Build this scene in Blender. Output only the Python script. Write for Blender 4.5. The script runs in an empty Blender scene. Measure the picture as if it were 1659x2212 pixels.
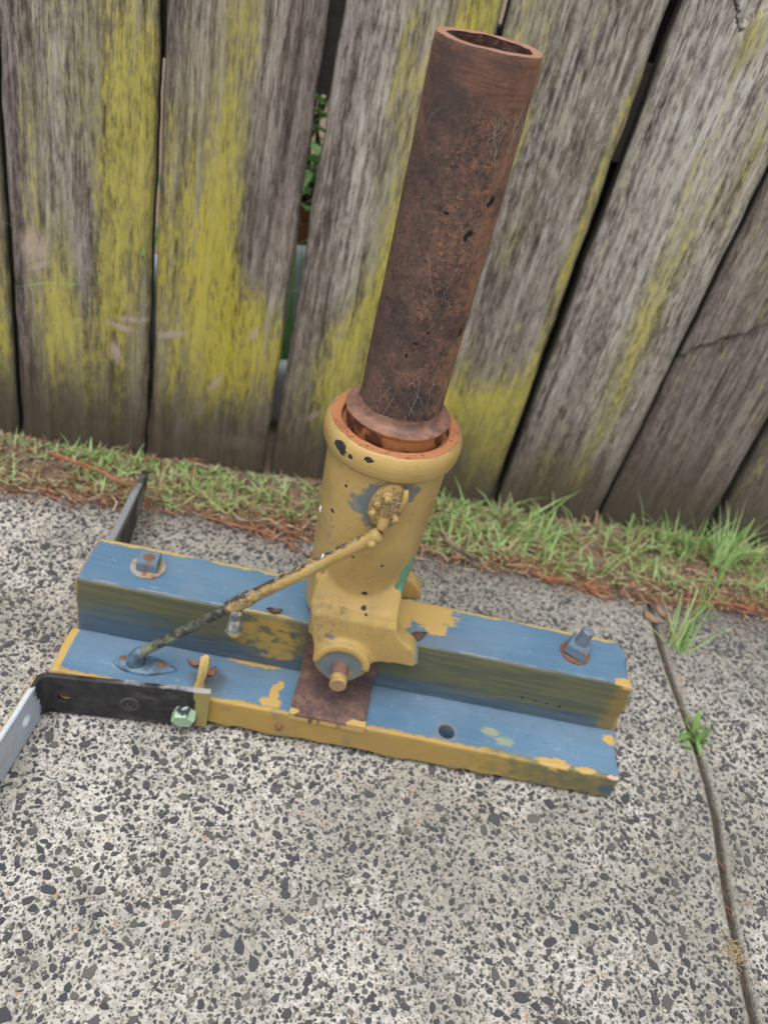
import bpy, bmesh, math, random
import numpy as np
from mathutils import Vector, Matrix

R = math.radians
SC = bpy.context.scene
COL = SC.collection
rng = np.random.default_rng(11)
random.seed(5)

# ------------------------------------------------------------------ camera
cam_d = bpy.data.cameras.new("camera")
cam = bpy.data.objects.new("camera", cam_d)
COL.objects.link(cam)
SC.camera = cam
PITCH, ROLL, YAW = R(-35.92), R(15.0616), R(-5.5342)
hx = np.array([math.cos(YAW), math.sin(YAW), 0.0])
hy = np.array([-math.sin(YAW), math.cos(YAW), 0.0])
hz = np.array([0.0, 0.0, 1.0])
fw = hy*math.cos(PITCH) + hz*math.sin(PITCH)
up = -hy*math.sin(PITCH) + hz*math.cos(PITCH)
ir = hx*math.cos(ROLL) + up*math.sin(ROLL)
iu = up*math.cos(ROLL) - hx*math.sin(ROLL)
cam.matrix_world = Matrix(((ir[0], iu[0], -fw[0], -0.1207), (ir[1], iu[1], -fw[1], -0.4262),
                           (ir[2], iu[2], -fw[2], 0.57), (0, 0, 0, 1)))
cam_d.sensor_fit = 'HORIZONTAL'
cam_d.sensor_width = 36.0
cam_d.lens = 36.0*1701.89/1659.0
cam_d.clip_start = 0.02
cam_d.clip_end = 100.0
cam_d.dof.use_dof = True
cam_d.dof.focus_distance = 0.51
cam_d.dof.aperture_fstop = 9.0
CAMP = np.array([-0.1207, -0.4262, 0.57])

# ------------------------------------------------------------------ world, sun, exposure
SUN_EL, SUN_AZ = R(74), R(205)          # azimuth clockwise from +Y
W = bpy.data.worlds.new("World")
SC.world = W
W.use_nodes = True
wn = W.node_tree
wn.nodes.clear()
sky = wn.nodes.new("ShaderNodeTexSky")
sky.sky_type = 'NISHITA'
sky.sun_disc = False
sky.sun_elevation = SUN_EL
sky.sun_rotation = SUN_AZ
sky.air_density = 1.0
sky.dust_density = 3.0
hs = wn.nodes.new("ShaderNodeHueSaturation")     # overcast: the blue is mostly veiled by cloud
hs.inputs['Saturation'].default_value = 0.22
bg = wn.nodes.new("ShaderNodeBackground")
bg.inputs['Strength'].default_value = 0.13
wo = wn.nodes.new("ShaderNodeOutputWorld")
wn.links.new(sky.outputs[0], hs.inputs['Color'])
wn.links.new(hs.outputs[0], bg.inputs['Color'])
wn.links.new(bg.outputs[0], wo.inputs['Surface'])
sd = bpy.data.lights.new("sun", 'SUN')
sd.energy = 1.45
sd.angle = R(45)
sd.color = (1.0, 0.965, 0.915)
sun = bpy.data.objects.new("sun", sd)
COL.objects.link(sun)
sdir = Vector((math.sin(SUN_AZ)*math.cos(SUN_EL), math.cos(SUN_AZ)*math.cos(SUN_EL), math.sin(SUN_EL)))
sun.rotation_euler = sdir.to_track_quat('Z', 'Y').to_euler()
SC.view_settings.view_transform = 'Standard'
SC.view_settings.look = 'None'
SC.view_settings.gamma = 1.0
SC.view_settings.use_curve_mapping = False
SC.view_settings.exposure = 0.52
SC.cycles.max_bounces = 6

# ------------------------------------------------------------------ numpy noise
def _hash(ix, iy, iz, seed):
    h = (ix*374761393 + iy*668265263 + iz*2147483647 + seed*1274126177) & 0xffffffff
    h = ((h ^ (h >> 13))*1274126177) & 0xffffffff
    h = h ^ (h >> 16)
    return (h & 0xffff)/32767.5 - 1.0

def vnoise(P, scale=1.0, seed=0, octaves=1):
    P = np.atleast_2d(np.asarray(P, float))*scale
    out = np.zeros(len(P)); amp = 1.0
    for o in range(octaves):
        i = np.floor(P).astype(np.int64); f = P - i
        f = f*f*(3 - 2*f)
        r = 0
        for dx in (0, 1):
            for dy in (0, 1):
                for dz in (0, 1):
                    w = (f[:, 0] if dx else 1 - f[:, 0])*(f[:, 1] if dy else 1 - f[:, 1])*(f[:, 2] if dz else 1 - f[:, 2])
                    r = r + w*_hash(i[:, 0]+dx, i[:, 1]+dy, i[:, 2]+dz, seed+o*17)
        out += amp*r; amp *= 0.5; P = P*2.03 + 7.7
    return out

# ------------------------------------------------------------------ mesh helpers
class MB:
    """collects vertices and faces for one mesh"""
    def __init__(s): s.v = []; s.f = []; s.n = 0; s.a = {}
    def add(s, V, F, **attrs):
        V = np.asarray(V, float)
        s.v.append(V)
        for f in F: s.f.append(tuple(int(i)+s.n for i in f))
        for k, x in attrs.items():
            s.a.setdefault(k, []).append(np.full(len(V), x) if np.isscalar(x) else np.asarray(x))
        s.n += len(V); return s
    def build(s, name, mat, parent=None, smooth=True, **kw):
        at = {k: np.concatenate(x) for k, x in s.a.items()}
        return mk(name, np.concatenate(s.v), s.f, mat, parent, smooth, attrs=at, **kw)

def raw_mesh(name, V, F, attrs=None, smooth=True):
    me = bpy.data.meshes.new(name)
    V = np.asarray(V, np.float32)
    me.vertices.add(len(V)); me.vertices.foreach_set("co", V.ravel())
    tot = np.fromiter((len(f) for f in F), np.int32, len(F))
    idx = np.concatenate([np.asarray(f, np.int32) for f in F]) if not isinstance(F, np.ndarray) else F.astype(np.int32).ravel()
    st = np.concatenate([[0], np.cumsum(tot)[:-1]]).astype(np.int32)
    me.loops.add(len(idx)); me.loops.foreach_set("vertex_index", idx)
    me.polygons.add(len(tot)); me.polygons.foreach_set("loop_start", st)
    me.polygons.foreach_set("use_smooth", np.full(len(tot), bool(smooth)))
    me.update(calc_edges=True)
    for k, x in (attrs or {}).items():
        a = me.attributes.new(k, 'FLOAT', 'POINT'); a.data.foreach_set("value", np.asarray(x, np.float32))
    return me

def place(ob, parent):
    COL.objects.link(ob)
    if parent is not None:
        ob.parent = parent
        if parent.type == 'EMPTY':
            ob.location = -Vector(parent.location)
    return ob

def mk(name, V, F, mat, parent=None, smooth=True, attrs=None, sharp=None, label=None):
    me = raw_mesh(name, V, F, attrs, smooth)
    me.materials.append(mat)
    if sharp:
        me.set_sharp_from_angle(angle=R(sharp))
    ob = bpy.data.objects.new(name, me)
    place(ob, parent)
    if label: ob['label'] = label
    return ob

def thing(name, label, cat, loc=(0, 0, 0), group=None, kind=None):
    o = bpy.data.objects.new(name, None)
    o.empty_display_size = 0.05
    o.location = loc
    COL.objects.link(o)
    return tag(o, label, cat, group, kind)

def tag(o, label=None, cat=None, group=None, kind=None):
    if label: o['label'] = label
    if cat: o['category'] = cat
    if group: o['group'] = group
    if kind: o['kind'] = kind
    return o

def lathe(prof, n=64, closed=False):
    prof = np.asarray(prof, float); m = len(prof)
    a = np.linspace(0, 2*np.pi, n, endpoint=False)
    V = np.stack([np.outer(prof[:, 0], np.cos(a)), np.outer(prof[:, 0], np.sin(a)), np.repeat(prof[:, 1:2], n, 1)], -1).reshape(-1, 3)
    F = []
    for i in range(m if closed else m-1):
        j = (i+1) % m
        for k in range(n):
            k2 = (k+1) % n
            F.append((i*n+k, i*n+k2, j*n+k2, j*n+k))
    return V, F

def densify(prof, step):
    out = [prof[0]]
    for a, b in zip(prof[:-1], prof[1:]):
        d = math.dist(a, b); k = max(1, int(math.ceil(d/step)))
        for i in range(1, k+1): out.append((a[0]+(b[0]-a[0])*i/k, a[1]+(b[1]-a[1])*i/k))
    return out

def frame(t):
    t = np.asarray(t, float); t = t/np.linalg.norm(t)
    a = np.array([0, 0, 1.0]) if abs(t[2]) < 0.9 else np.array([1.0, 0, 0])
    u = np.cross(a, t); u /= np.linalg.norm(u)
    return u, np.cross(t, u), t

def tube(pts, rad, n=12, cap=True, squash=1.0, twist=0.0):
    pts = np.asarray(pts, float); m = len(pts)
    rad = np.full(m, rad) if np.isscalar(rad) else np.asarray(rad, float)
    V = []; a = np.linspace(0, 2*np.pi, n, endpoint=False) + twist
    u = None
    for i in range(m):
        t = pts[min(i+1, m-1)] - pts[max(i-1, 0)]; t = t/(np.linalg.norm(t)+1e-12)
        if u is None: u, w, _ = frame(t)
        u = u - (u@t)*t; u /= np.linalg.norm(u); w = np.cross(t, u)
        V.append(pts[i] + rad[i]*(np.outer(np.cos(a), u)*squash + np.outer(np.sin(a), w)))
    V = np.concatenate(V); F = []
    for i in range(m-1):
        for k in range(n):
            k2 = (k+1) % n
            F.append((i*n+k, i*n+k2, (i+1)*n+k2, (i+1)*n+k))
    if cap:
        F.append(tuple(range(n-1, -1, -1))); F.append(tuple(range((m-1)*n, m*n)))
    return V, F

def cyl(p, d, r, h, n=24, bev=0.0):
    """solid cylinder from p along d, with bevelled rims"""
    u, w, t = frame(d); b = bev
    prof = [(r-b, 0), (r, b), (r, h-b), (r-b, h)] if b else [(r, 0), (r, h)]
    a = np.linspace(0, 2*np.pi, n, endpoint=False); V = []
    for rr, zz in prof: V.append(np.asarray(p)+zz*t+rr*(np.outer(np.cos(a), u)+np.outer(np.sin(a), w)))
    V = np.concatenate(V); F = []; m = len(prof)
    for i in range(m-1):
        for k in range(n): F.append((i*n+k, i*n+(k+1) % n, (i+1)*n+(k+1) % n, (i+1)*n+k))
    F.append(tuple(range(n-1, -1, -1))); F.append(tuple(range((m-1)*n, m*n)))
    return V, F

def dome(p, d, r, h, n=16, k=5):
    u, w, t = frame(d); a = np.linspace(0, 2*np.pi, n, endpoint=False); V = []; F = []
    for i in range(k):
        th = i/k*np.pi/2
        V.append(np.asarray(p)+h*math.sin(th)*t+r*math.cos(th)*(np.outer(np.cos(a), u)+np.outer(np.sin(a), w)))
    V.append((np.asarray(p)+h*t)[None]); V = np.concatenate(V)
    for i in range(k-1):
        for j in range(n): F.append((i*n+j, i*n+(j+1) % n, (i+1)*n+(j+1) % n, (i+1)*n+j))
    for j in range(n): F.append(((k-1)*n+j, (k-1)*n+(j+1) % n, k*n))
    F.append(tuple(range(n-1, -1, -1)))
    return V, F

def prism(poly, y0, y1):
    """polygon in (x,z), extruded along y"""
    P = np.asarray(poly, float); n = len(P)
    V = np.concatenate([np.stack([P[:, 0], np.full(n, y0), P[:, 1]], 1), np.stack([P[:, 0], np.full(n, y1), P[:, 1]], 1)])
    F = [(i, (i+1) % n, n+(i+1) % n, n+i) for i in range(n)] + [tuple(range(n-1, -1, -1)), tuple(range(n, 2*n))]
    return V, F

def washer(p, d, ro, ri, h, n=32, bev=0.0006):
    u, w, t = frame(d)
    V, F = lathe([(ri, 0), (ro-bev, 0), (ro, bev), (ro, h-bev), (ro-bev, h), (ri, h)], n, True)
    return np.asarray(p)+V[:, :1]*u+V[:, 1:2]*w+V[:, 2:]*t, F

def evaluated(ob):
    dg = bpy.context.evaluated_depsgraph_get(); dg.update()
    return bpy.data.meshes.new_from_object(ob.evaluated_get(dg))

def solidify_union(parts, voxel, smooth_it):
    m = MB()
    for V, F in parts: m.add(V, F)
    me = raw_mesh("tmp", np.concatenate(m.v), m.f)
    bm = bmesh.new(); bm.from_mesh(me); bmesh.ops.recalc_face_normals(bm, faces=bm.faces); bm.to_mesh(me); bm.free()
    ob = bpy.data.objects.new("tmp", me); COL.objects.link(ob)
    r = ob.modifiers.new("r", 'REMESH'); r.mode = 'VOXEL'; r.voxel_size = voxel
    s = ob.modifiers.new("s", 'SMOOTH'); s.factor = 0.5; s.iterations = smooth_it
    out = evaluated(ob)
    bpy.data.objects.remove(ob)
    out.polygons.foreach_set("use_smooth", np.ones(len(out.polygons), bool))
    return out

def cut(ob, cutters):
    """boolean holes"""
    for V, F in cutters:
        me = raw_mesh("cut", V, F)
        bm = bmesh.new(); bm.from_mesh(me); bmesh.ops.recalc_face_normals(bm, faces=bm.faces); bm.to_mesh(me); bm.free()
        c = bpy.data.objects.new("cut", me); COL.objects.link(c)
        b = ob.modifiers.new("b", 'BOOLEAN'); b.operation = 'DIFFERENCE'; b.object = c; b.solver = 'EXACT'
        out = evaluated(ob)
        ob.modifiers.remove(b)
        bpy.data.objects.remove(c)
        if len(out.vertices) > 8: ob.data = out
    return ob

# ------------------------------------------------------------------ node helpers
T = None
class S:
    def __init__(s, k): s.k = k
    def __add__(a, b): return M('ADD', a, b)
    __radd__ = __add__
    def __sub__(a, b): return M('SUBTRACT', a, b)
    def __rsub__(a, b): return M('SUBTRACT', b, a)
    def __mul__(a, b): return M('MULTIPLY', a, b)
    __rmul__ = __mul__
    def __truediv__(a, b): return M('DIVIDE', a, b)
def put(inp, x):
    if isinstance(x, S): T.links.new(x.k, inp)
    else:
        if inp.type == 'RGBA' and len(x) == 3: x = (*x, 1.0)
        inp.default_value = x
def M(op, a, b=0.0, c=0.0, clamp=False):
    n = T.nodes.new('ShaderNodeMath'); n.operation = op; n.use_clamp = clamp
    put(n.inputs[0], a); put(n.inputs[1], b); put(n.inputs[2], c)
    return S(n.outputs[0])
def mx(a, b): return M('MAXIMUM', a, b)
def mn(a, b): return M('MINIMUM', a, b)
def ss(x, a, b, lo=0.0, hi=1.0):
    n = T.nodes.new('ShaderNodeMapRange'); n.interpolation_type = 'SMOOTHSTEP'
    flip = a > b
    if flip: a, b, lo, hi = b, a, hi, lo
    put(n.inputs['Value'], x); put(n.inputs['From Min'], a); put(n.inputs['From Max'], b)
    put(n.inputs['To Min'], lo); put(n.inputs['To Max'], hi)
    return S(n.outputs['Result'])
def mix(f, a, b):
    n = T.nodes.new('ShaderNodeMix'); n.data_type = 'RGBA'; n.clamp_factor = True
    put(n.inputs['Factor'], f); put(n.inputs[6], a); put(n.inputs[7], b)
    return S(n.outputs[2])
def mul(a, f):
    """colour times a number"""
    n = T.nodes.new('ShaderNodeVectorMath'); n.operation = 'SCALE'
    put(n.inputs[0], a); put(n.inputs['Scale'], f); return S(n.outputs[0])
def co():
    return S(T.nodes.new('ShaderNodeTexCoord').outputs['Object'])
def sep(v):
    n = T.nodes.new('ShaderNodeSeparateXYZ'); put(n.inputs[0], v); return [S(o) for o in n.outputs]
def comb(x, y, z):
    n = T.nodes.new('ShaderNodeCombineXYZ'); put(n.inputs[0], x); put(n.inputs[1], y); put(n.inputs[2], z); return S(n.outputs[0])
def sc(v, s, loc=(0, 0, 0)):
    n = T.nodes.new('ShaderNodeMapping'); put(n.inputs['Vector'], v); n.inputs['Scale'].default_value = s; n.inputs['Location'].default_value = loc
    return S(n.outputs[0])
def noise(v, scale, detail=4, rough=0.55, dist=0.0):
    n = T.nodes.new('ShaderNodeTexNoise'); put(n.inputs['Vector'], v)
    n.inputs['Scale'].default_value = scale; n.inputs['Detail'].default_value = detail
    n.inputs['Roughness'].default_value = rough; n.inputs['Distortion'].default_value = dist
    return S(n.outputs['Fac'])
def voro(v, scale, out='Distance', feature='F1', rand=1.0):
    n = T.nodes.new('ShaderNodeTexVoronoi'); n.feature = feature; put(n.inputs['Vector'], v)
    n.inputs['Scale'].default_value = scale; n.inputs['Randomness'].default_value = rand
    return S(n.outputs[out])
def attr(name):
    n = T.nodes.new('ShaderNodeAttribute'); n.attribute_name = name; return S(n.outputs['Fac'])
def ramp(x, stops, interp='LINEAR'):
    n = T.nodes.new('ShaderNodeValToRGB'); put(n.inputs[0], x); r = n.color_ramp; r.interpolation = interp
    while len(r.elements) < len(stops): r.elements.new(0.5)
    for e, (p, c) in zip(r.elements, stops): e.position = p; e.color = (*c, 1.0)
    return S(n.outputs[0])
def blob(v, c, r, wob, k=0.5, edge=0.08):
    """1 inside an ellipsoid whose outline is broken up by wob (about 0.5 centred)"""
    a = T.nodes.new('ShaderNodeVectorMath'); a.operation = 'SUBTRACT'; put(a.inputs[0], v); a.inputs[1].default_value = c
    b = T.nodes.new('ShaderNodeVectorMath'); b.operation = 'DIVIDE'; T.links.new(a.outputs[0], b.inputs[0]); b.inputs[1].default_value = r
    l = T.nodes.new('ShaderNodeVectorMath'); l.operation = 'LENGTH'; T.links.new(b.outputs[0], l.inputs[0])
    return ss(S(l.outputs['Value']) + (wob-0.5)*k*2, 1.0-edge, 1.0+edge, 1.0, 0.0)
def blobs(v, lst, wob, k=0.5, edge=0.08):
    r = None
    for c, rad in lst:
        b = blob(v, c, rad, wob, k, edge); r = b if r is None else mx(r, b)
    return r
def bump(h, dist, strength=1.0, prev=None):
    n = T.nodes.new('ShaderNodeBump'); put(n.inputs['Height'], h); n.inputs['Distance'].default_value = dist
    n.inputs['Strength'].default_value = strength
    if prev: T.links.new(prev.k, n.inputs['Normal'])
    return S(n.outputs[0])
def material(name, fn):
    global T
    m = bpy.data.materials.new(name); m.use_nodes = True; T = m.node_tree
    p = T.nodes['Principled BSDF']; r = fn()
    put(p.inputs['Base Color'], r['c']); put(p.inputs['Roughness'], r.get('r', 0.6))
    if 'n' in r: put(p.inputs['Normal'], r['n'])
    if 'm' in r: put(p.inputs['Metallic'], r['m'])
    p.inputs['Specular IOR Level'].default_value = r.get('s', 0.35)
    if 'tr' in r:            # thin leaf: some light passes through
        tb = T.nodes.new('ShaderNodeBsdfTranslucent'); put(tb.inputs[0], r['c'])
        ms = T.nodes.new('ShaderNodeMixShader'); ms.inputs[0].default_value = r['tr']
        T.links.new(p.outputs[0], ms.inputs[1]); T.links.new(tb.outputs[0], ms.inputs[2])
        T.links.new(ms.outputs[0], T.nodes['Material Output'].inputs['Surface'])
    return m

H1, H2, Y1, Y2 = 0.0347, 0.0937, 0.0489, 0.1045
BLUE = (0.085, 0.172, 0.275); BLUE2 = (0.120, 0.218, 0.325)
YEL = (0.49, 0.335, 0.115); YEL2 = (0.37, 0.250, 0.083)
OLIVE = (0.135, 0.15, 0.085); GREYB = (0.13, 0.17, 0.20)

def rusty(v, dark=0.5, seed=0.0):
    vv = sc(v, (1, 1, 1), (seed, seed, seed))
    a = noise(vv, 24, 6, 0.7); b = noise(vv, 120, 6, 0.75); c = noise(vv, 420, 3, 0.7)
    base = ramp(a*0.55+b*0.45, [(0.34, (0.022, 0.018, 0.018)), (0.43, (0.080, 0.051, 0.043)), (0.52, (0.160, 0.092, 0.068)), (0.62, (0.27, 0.142, 0.092)), (.74, (.38, .19, .105))])
    sp = ss(noise(sc(vv, (1, 1, 1), (2, 7, 1)), 340, 3, .6), .60, .66)*ss(noise(vv, 30, 4, .65), 0.44, 0.60)
    col = mix(sp*0.75, base, (0.36, 0.155, 0.065))
    col = mix(ss(c, 0.50, 0.62)*0.65, col, (0.022, 0.018, 0.018))
    col = mix(ss(noise(sc(vv, (1, 1, 1), (4, 4, 4)), 300, 4, .75), 0.55, 0.64)*0.65, col, (0.34, 0.165, 0.09))
    return col, a, b, c

def f_pipe():
    v = co(); x, y, z = sep(v)
    col, a, b, c = rusty(v)
    zz = z + (a-0.5)*0.02
    top = ss(zz+(b-.5)*.02, 0.497, 0.511)
    fine = noise(sc(v, (60, 60, 900)), 1.0, 3)
    topc = mix(ss(fine, .3, .7), (0.115, 0.055, 0.042), (0.235, 0.115, 0.075))
    topc = mix(ss(noise(v, 60, 5, .65), 0.44, 0.56)*0.62, topc, (0.075, 0.05, 0.046))
    topc = mix(ss(b, .56, .66)*.5, topc, (.30, .15, .085))
    col = mix(top*0.85, col, topc)
    # lighter brown orange flank on the right side
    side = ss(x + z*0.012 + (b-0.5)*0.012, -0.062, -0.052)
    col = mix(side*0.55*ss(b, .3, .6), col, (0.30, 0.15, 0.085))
    streak = noise(sc(v, (120, 120, 14)), 1.0, 4)
    col = mix(ss(streak, 0.55, 0.7)*0.35, col, (0.20, 0.10, 0.075))
    col = mix(ss(noise(v, 18, 5, .7), 0.50, 0.60)*0.55, col, (0.030, 0.027, 0.030))
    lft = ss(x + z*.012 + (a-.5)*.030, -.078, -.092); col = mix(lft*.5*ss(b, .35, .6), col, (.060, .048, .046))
    pit = blobs(v, [((-.0615, .0466, .4580), (.0026, .004, .0038)), ((-.0630, .0460, .4555), (.0015, .003, .0025)), ((-.0690, .0413, .4385), (.0032, .004, .0024)), ((-.0710, .0413, .4360), (.0016, .004, .0036)), ((-.0564, .0553, .3729), (.002, .003, .0040)),
                    ((-.0860, .0379, .4475), (.0020, .004, .0013)), ((-.0839, .0411, .3645), (.0028, .004, .0010)), ((-.0876, .0419, .3547), (.0011, .004, .0018)),
                    ((-.0995, .049, .456), (.0010, .004, .0032)), ((-.078, .04, .3735), (.0014, .003, .0012))], noise(v, 420, 3, .7)+.12, 0.8)
    col = mix(pit, col, (0.008, 0.006, 0.006))
    n = bump(b*0.5+c*0.5, 0.0007, 0.6, bump(pit, 0.002, -1.0))
    return dict(c=col, r=0.66, n=n, s=0.35)

def f_rim():
    v = co(); a = noise(v, 90, 4); c = noise(v, 500, 3)
    col = mix(a, (0.26, 0.13, 0.085), (0.42, 0.24, 0.16))
    return dict(c=mix(ss(c, .5, .75)*.3, col, (.12, .06, .04)), r=0.8, n=bump(c, .0004, .5), s=.25)

def f_bore():
    v = co(); col, a, b, c = rusty(v, seed=3.1)
    return dict(c=mix(0.4, col, (0.06, 0.028, 0.024)), r=0.9, n=bump(b+c, .0012, .8), s=.2)

def f_flange():
    v = co(); col, a, b, c = rusty(v, seed=1.7); z = sep(v)[2]
    up_ = ss(z, 0.2965, 0.2985)
    pol = mix(ss(a, .4, .62), (0.19, 0.105, 0.080), (0.33, 0.175, 0.115))
    pol = mix(ss(b, .5, .62)*.55, pol, (0.07, 0.045, 0.04))
    low = mix(ss(noise(v, 60, 4), .45, .58), (0.40, 0.165, 0.06), (0.10, 0.038, 0.024))
    return dict(c=mix(up_, low, pol), r=0.6, n=bump(b+c*.5, .0005, .5), s=.4)

def f_orange():
    v = co(); a = noise(v, 70, 4); b = noise(v, 260, 4)
    col = mix(a, (0.36, 0.145, 0.06), (0.50, 0.235, 0.115))
    col = mix(ss(b, .56, .68)*.7, col, (0.17, 0.055, 0.03))
    rad = ss(noise(sc(v, (1, 1, 3)), 40, 4), .58, .66)*.6
    return dict(c=mix(rad, col, (0.24, 0.085, 0.05)), r=0.9, n=bump(b, .0004, .5), s=.15)

def paint_base(v):
    """old brushed yellow paint: slow tone changes, thin spots that let grey blue show"""
    a = noise(v, 18, 4); b = noise(v, 130, 5, .65); br = noise(sc(v, (240, 240, 60)), 1, 4)
    col = mix(ss(a, .35, .65), YEL, YEL2)
    col = mix((br-.5)*.5, col, (0.60, 0.44, 0.17))
    col = mix(ss(b, .62, .72)*.25, col, (0.30, 0.21, 0.08))
    return col, a, b, br

def f_casting():
    v = co(); x, y, z = sep(v)
    col, a, b, br = paint_base(v)
    w = noise(v, 150, 4)
    thin = mx(blob(v, (-.1015, .03, .112), (.014, .02, .016), w, .9, .5), blob(v, (-.098, .028, .128), (.016, .02, .016), w, .9, .5))
    thin = mx(thin, mx(blob(v, (-.1068, .043, .1914), (.010, .01, .006), w, .8, .3), blob(v, (-.1136, .0487, .2057), (.008, .01, .006), w, .8, .3)))
    thin = mx(thin, mx(blob(v, (-.118, .05, .195), (.010, .02, .010), w, .8, .4), blob(v, (-.115, .05, .158), (.006, .01, .007), w, .7, .3)))
    brush = ss(noise(sc(v, (330, 330, 170)), 1, 4, .6), .5, .62)
    col = mix(thin*ss(brush+0.35, .4, 1.1)*.55, col, (.17, .19, .15))
    grn = mx(blob(v, (-.0405, .062, .158), (.012, .02, .020), w, .8, .12), blob(v, (-.039, .075, .140), (.01, .03, .03), w, .7, .12))
    col = mix(grn*.9, col, (0.10, 0.33, 0.20))
    # greyish underpaint ring about the lug plate
    lug = mx(blob(v, (-.0800, .032, .2420), (.0150, .02, .0225), w, .45, .12), blob(v, (-.0640, .035, .2560), (.009, .012, .0085), w, .9, .15))
    col = mix(lug*.85, col, (0.115, 0.145, 0.165))
    col = mix(blob(v, (-.089, .037, .238), (.014, .01, .009), w, .9, .2)*.75, col, GREYB)
    # rust freckles
    fr = ss(voro(v, 420), .22, .12)*ss(noise(v, 50, 3), .52, .62)
    rub = ss(noise(v, 75, 5, .7), .58, .66)*ss(z, .152, .138); col = mix(rub*.35, col, (.30, .22, .10))
    col = mix(fr*.8, col, (0.30, 0.10, 0.035))
    chips = blobs(v, [((-.0738, .028, .1500), (.0034, .02, .0022)), ((-.0716, .028, .1385), (.0023, .02, .0019)), ((-.0690, .028, .1345), (.0013, .02, .0011)),
                      ((-.1126, .047, .2175), (.0016, .01, .0016)), ((-.0664, .0362, .1819), (.0013, .01, .0013)),
                      ((-.090, .036, .186), (.0011, .01, .0011)), ((-.107, .045, .2475), (.0012, .01, .0016))], noise(v, 380, 2), .45, .06)
    col = mix(chips, col, (0.020, 0.024, 0.030))
    col = mix(blob(v, (-.0930, .025, .1065), (.0042, .03, .0022), w, .8, .1)*.9, col, GREYB)
    tiny = ss(voro(v, 120, rand=1.0), .055, .03)
    col = mix(tiny*.8, col, (0.03, 0.025, 0.02))
    # dark worn lower lip and toe edge
    toe = blob(v, (-.016, .038, .102), (.0065, .02, .011), w, .7, .2)
    col = mix(toe*.8, col, (0.16, 0.21, 0.23))
    col = mix(ss(noise(v, 240, 4, .7), .60, .68)*.35, col, (.27, .19, .09))
    h = br*.5+b*.5+a
    return dict(c=col, r=ss(b, .3, .7, .42, .6), n=bump(h, .0007, .6, bump(ss(voro(v, 95)+(b-.5)*.1, .075, .03)+noise(v, 420, 3, .7)*.5, .0009, .8, bump(chips, .0008, -1))), s=.45)

def f_collar():
    v = co(); x, y, z = sep(v); col, a, b, br = paint_base(v)
    w = noise(v, 340, 5, .75)
    chips = blobs(v, [((-.117, .0385, .2800), (.0055, .006, .0036)), ((-.1145, .037, .2775), (.0035, .006, .003)), ((-.1087, .032, .2774), (.0019, .006, .0018)), ((-.0961, .0258, .2815), (.0032, .006, .0021)), ((-.122, .05, .2775), (.0015, .003, .002))], w, .95, .06)
    worn = ss(z+(noise(v, 200, 4)-.5)*.006, .2865, .2895)
    col = mix(worn*.8, col, (0.25, 0.16, 0.13))
    col = mix(chips, col, (0.018, 0.022, 0.030))
    tiny = ss(voro(v, 160), .06, .03); col = mix(tiny*.7, col, (0.16, .06, .03))
    crease = ss(z+(w-.5)*.002, .2690, .2672)
    col = mix(crease*.35, col, (0.14, .10, .05))
    return dict(c=col, r=.45, n=bump(br+b, .0006, .5, bump(chips, .0006, -1)), s=.45)

def f_yellow():
    v = co(); col, a, b, br = paint_base(v)
    return dict(c=col, r=.55, n=bump(br+b, .001, .7), s=.4)

def f_disc():
    v = co(); b = noise(v, 130, 4); a = noise(v, 60, 3)
    col = mix(b, (0.10, 0.14, 0.165), (0.20, 0.24, 0.25))
    return dict(c=mix(ss(a, .55, .65)*.7, col, YEL2), r=.55, n=bump(b, .0005, .5))

def f_plate():
    v = co(); col, a, b, c = rusty(v, seed=5.2); x, y, z = sep(v)
    col = mix(.68, col, mix(ss(a, .4, .6), (0.10, 0.062, 0.056), (0.22, 0.135, 0.11)))
    col = mix(ss(noise(v, 75, 5, .7), .52, .60)*.6, col, (0.060, 0.050, 0.062))
    w = noise(v, 140, 4)
    edge = ss(y+(w-.5)*.006, .0015, -.0012)*ss(noise(sc(v, (90, 1, 1)), 1, 3), .42, .5)
    col = mix(edge*ss(z, .0362, .0345), col, YEL)
    col = mix(blob(v, (-.052, .000, .035), (.012, .0045, .01), w, .6), col, YEL)
    col = mix(blob(v, (-.110, .002, .0365), (.006, .003, .01), w, .6), col, YEL)
    return dict(c=col, r=.75, n=bump(b+c, .0005, .5), s=.3)

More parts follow.
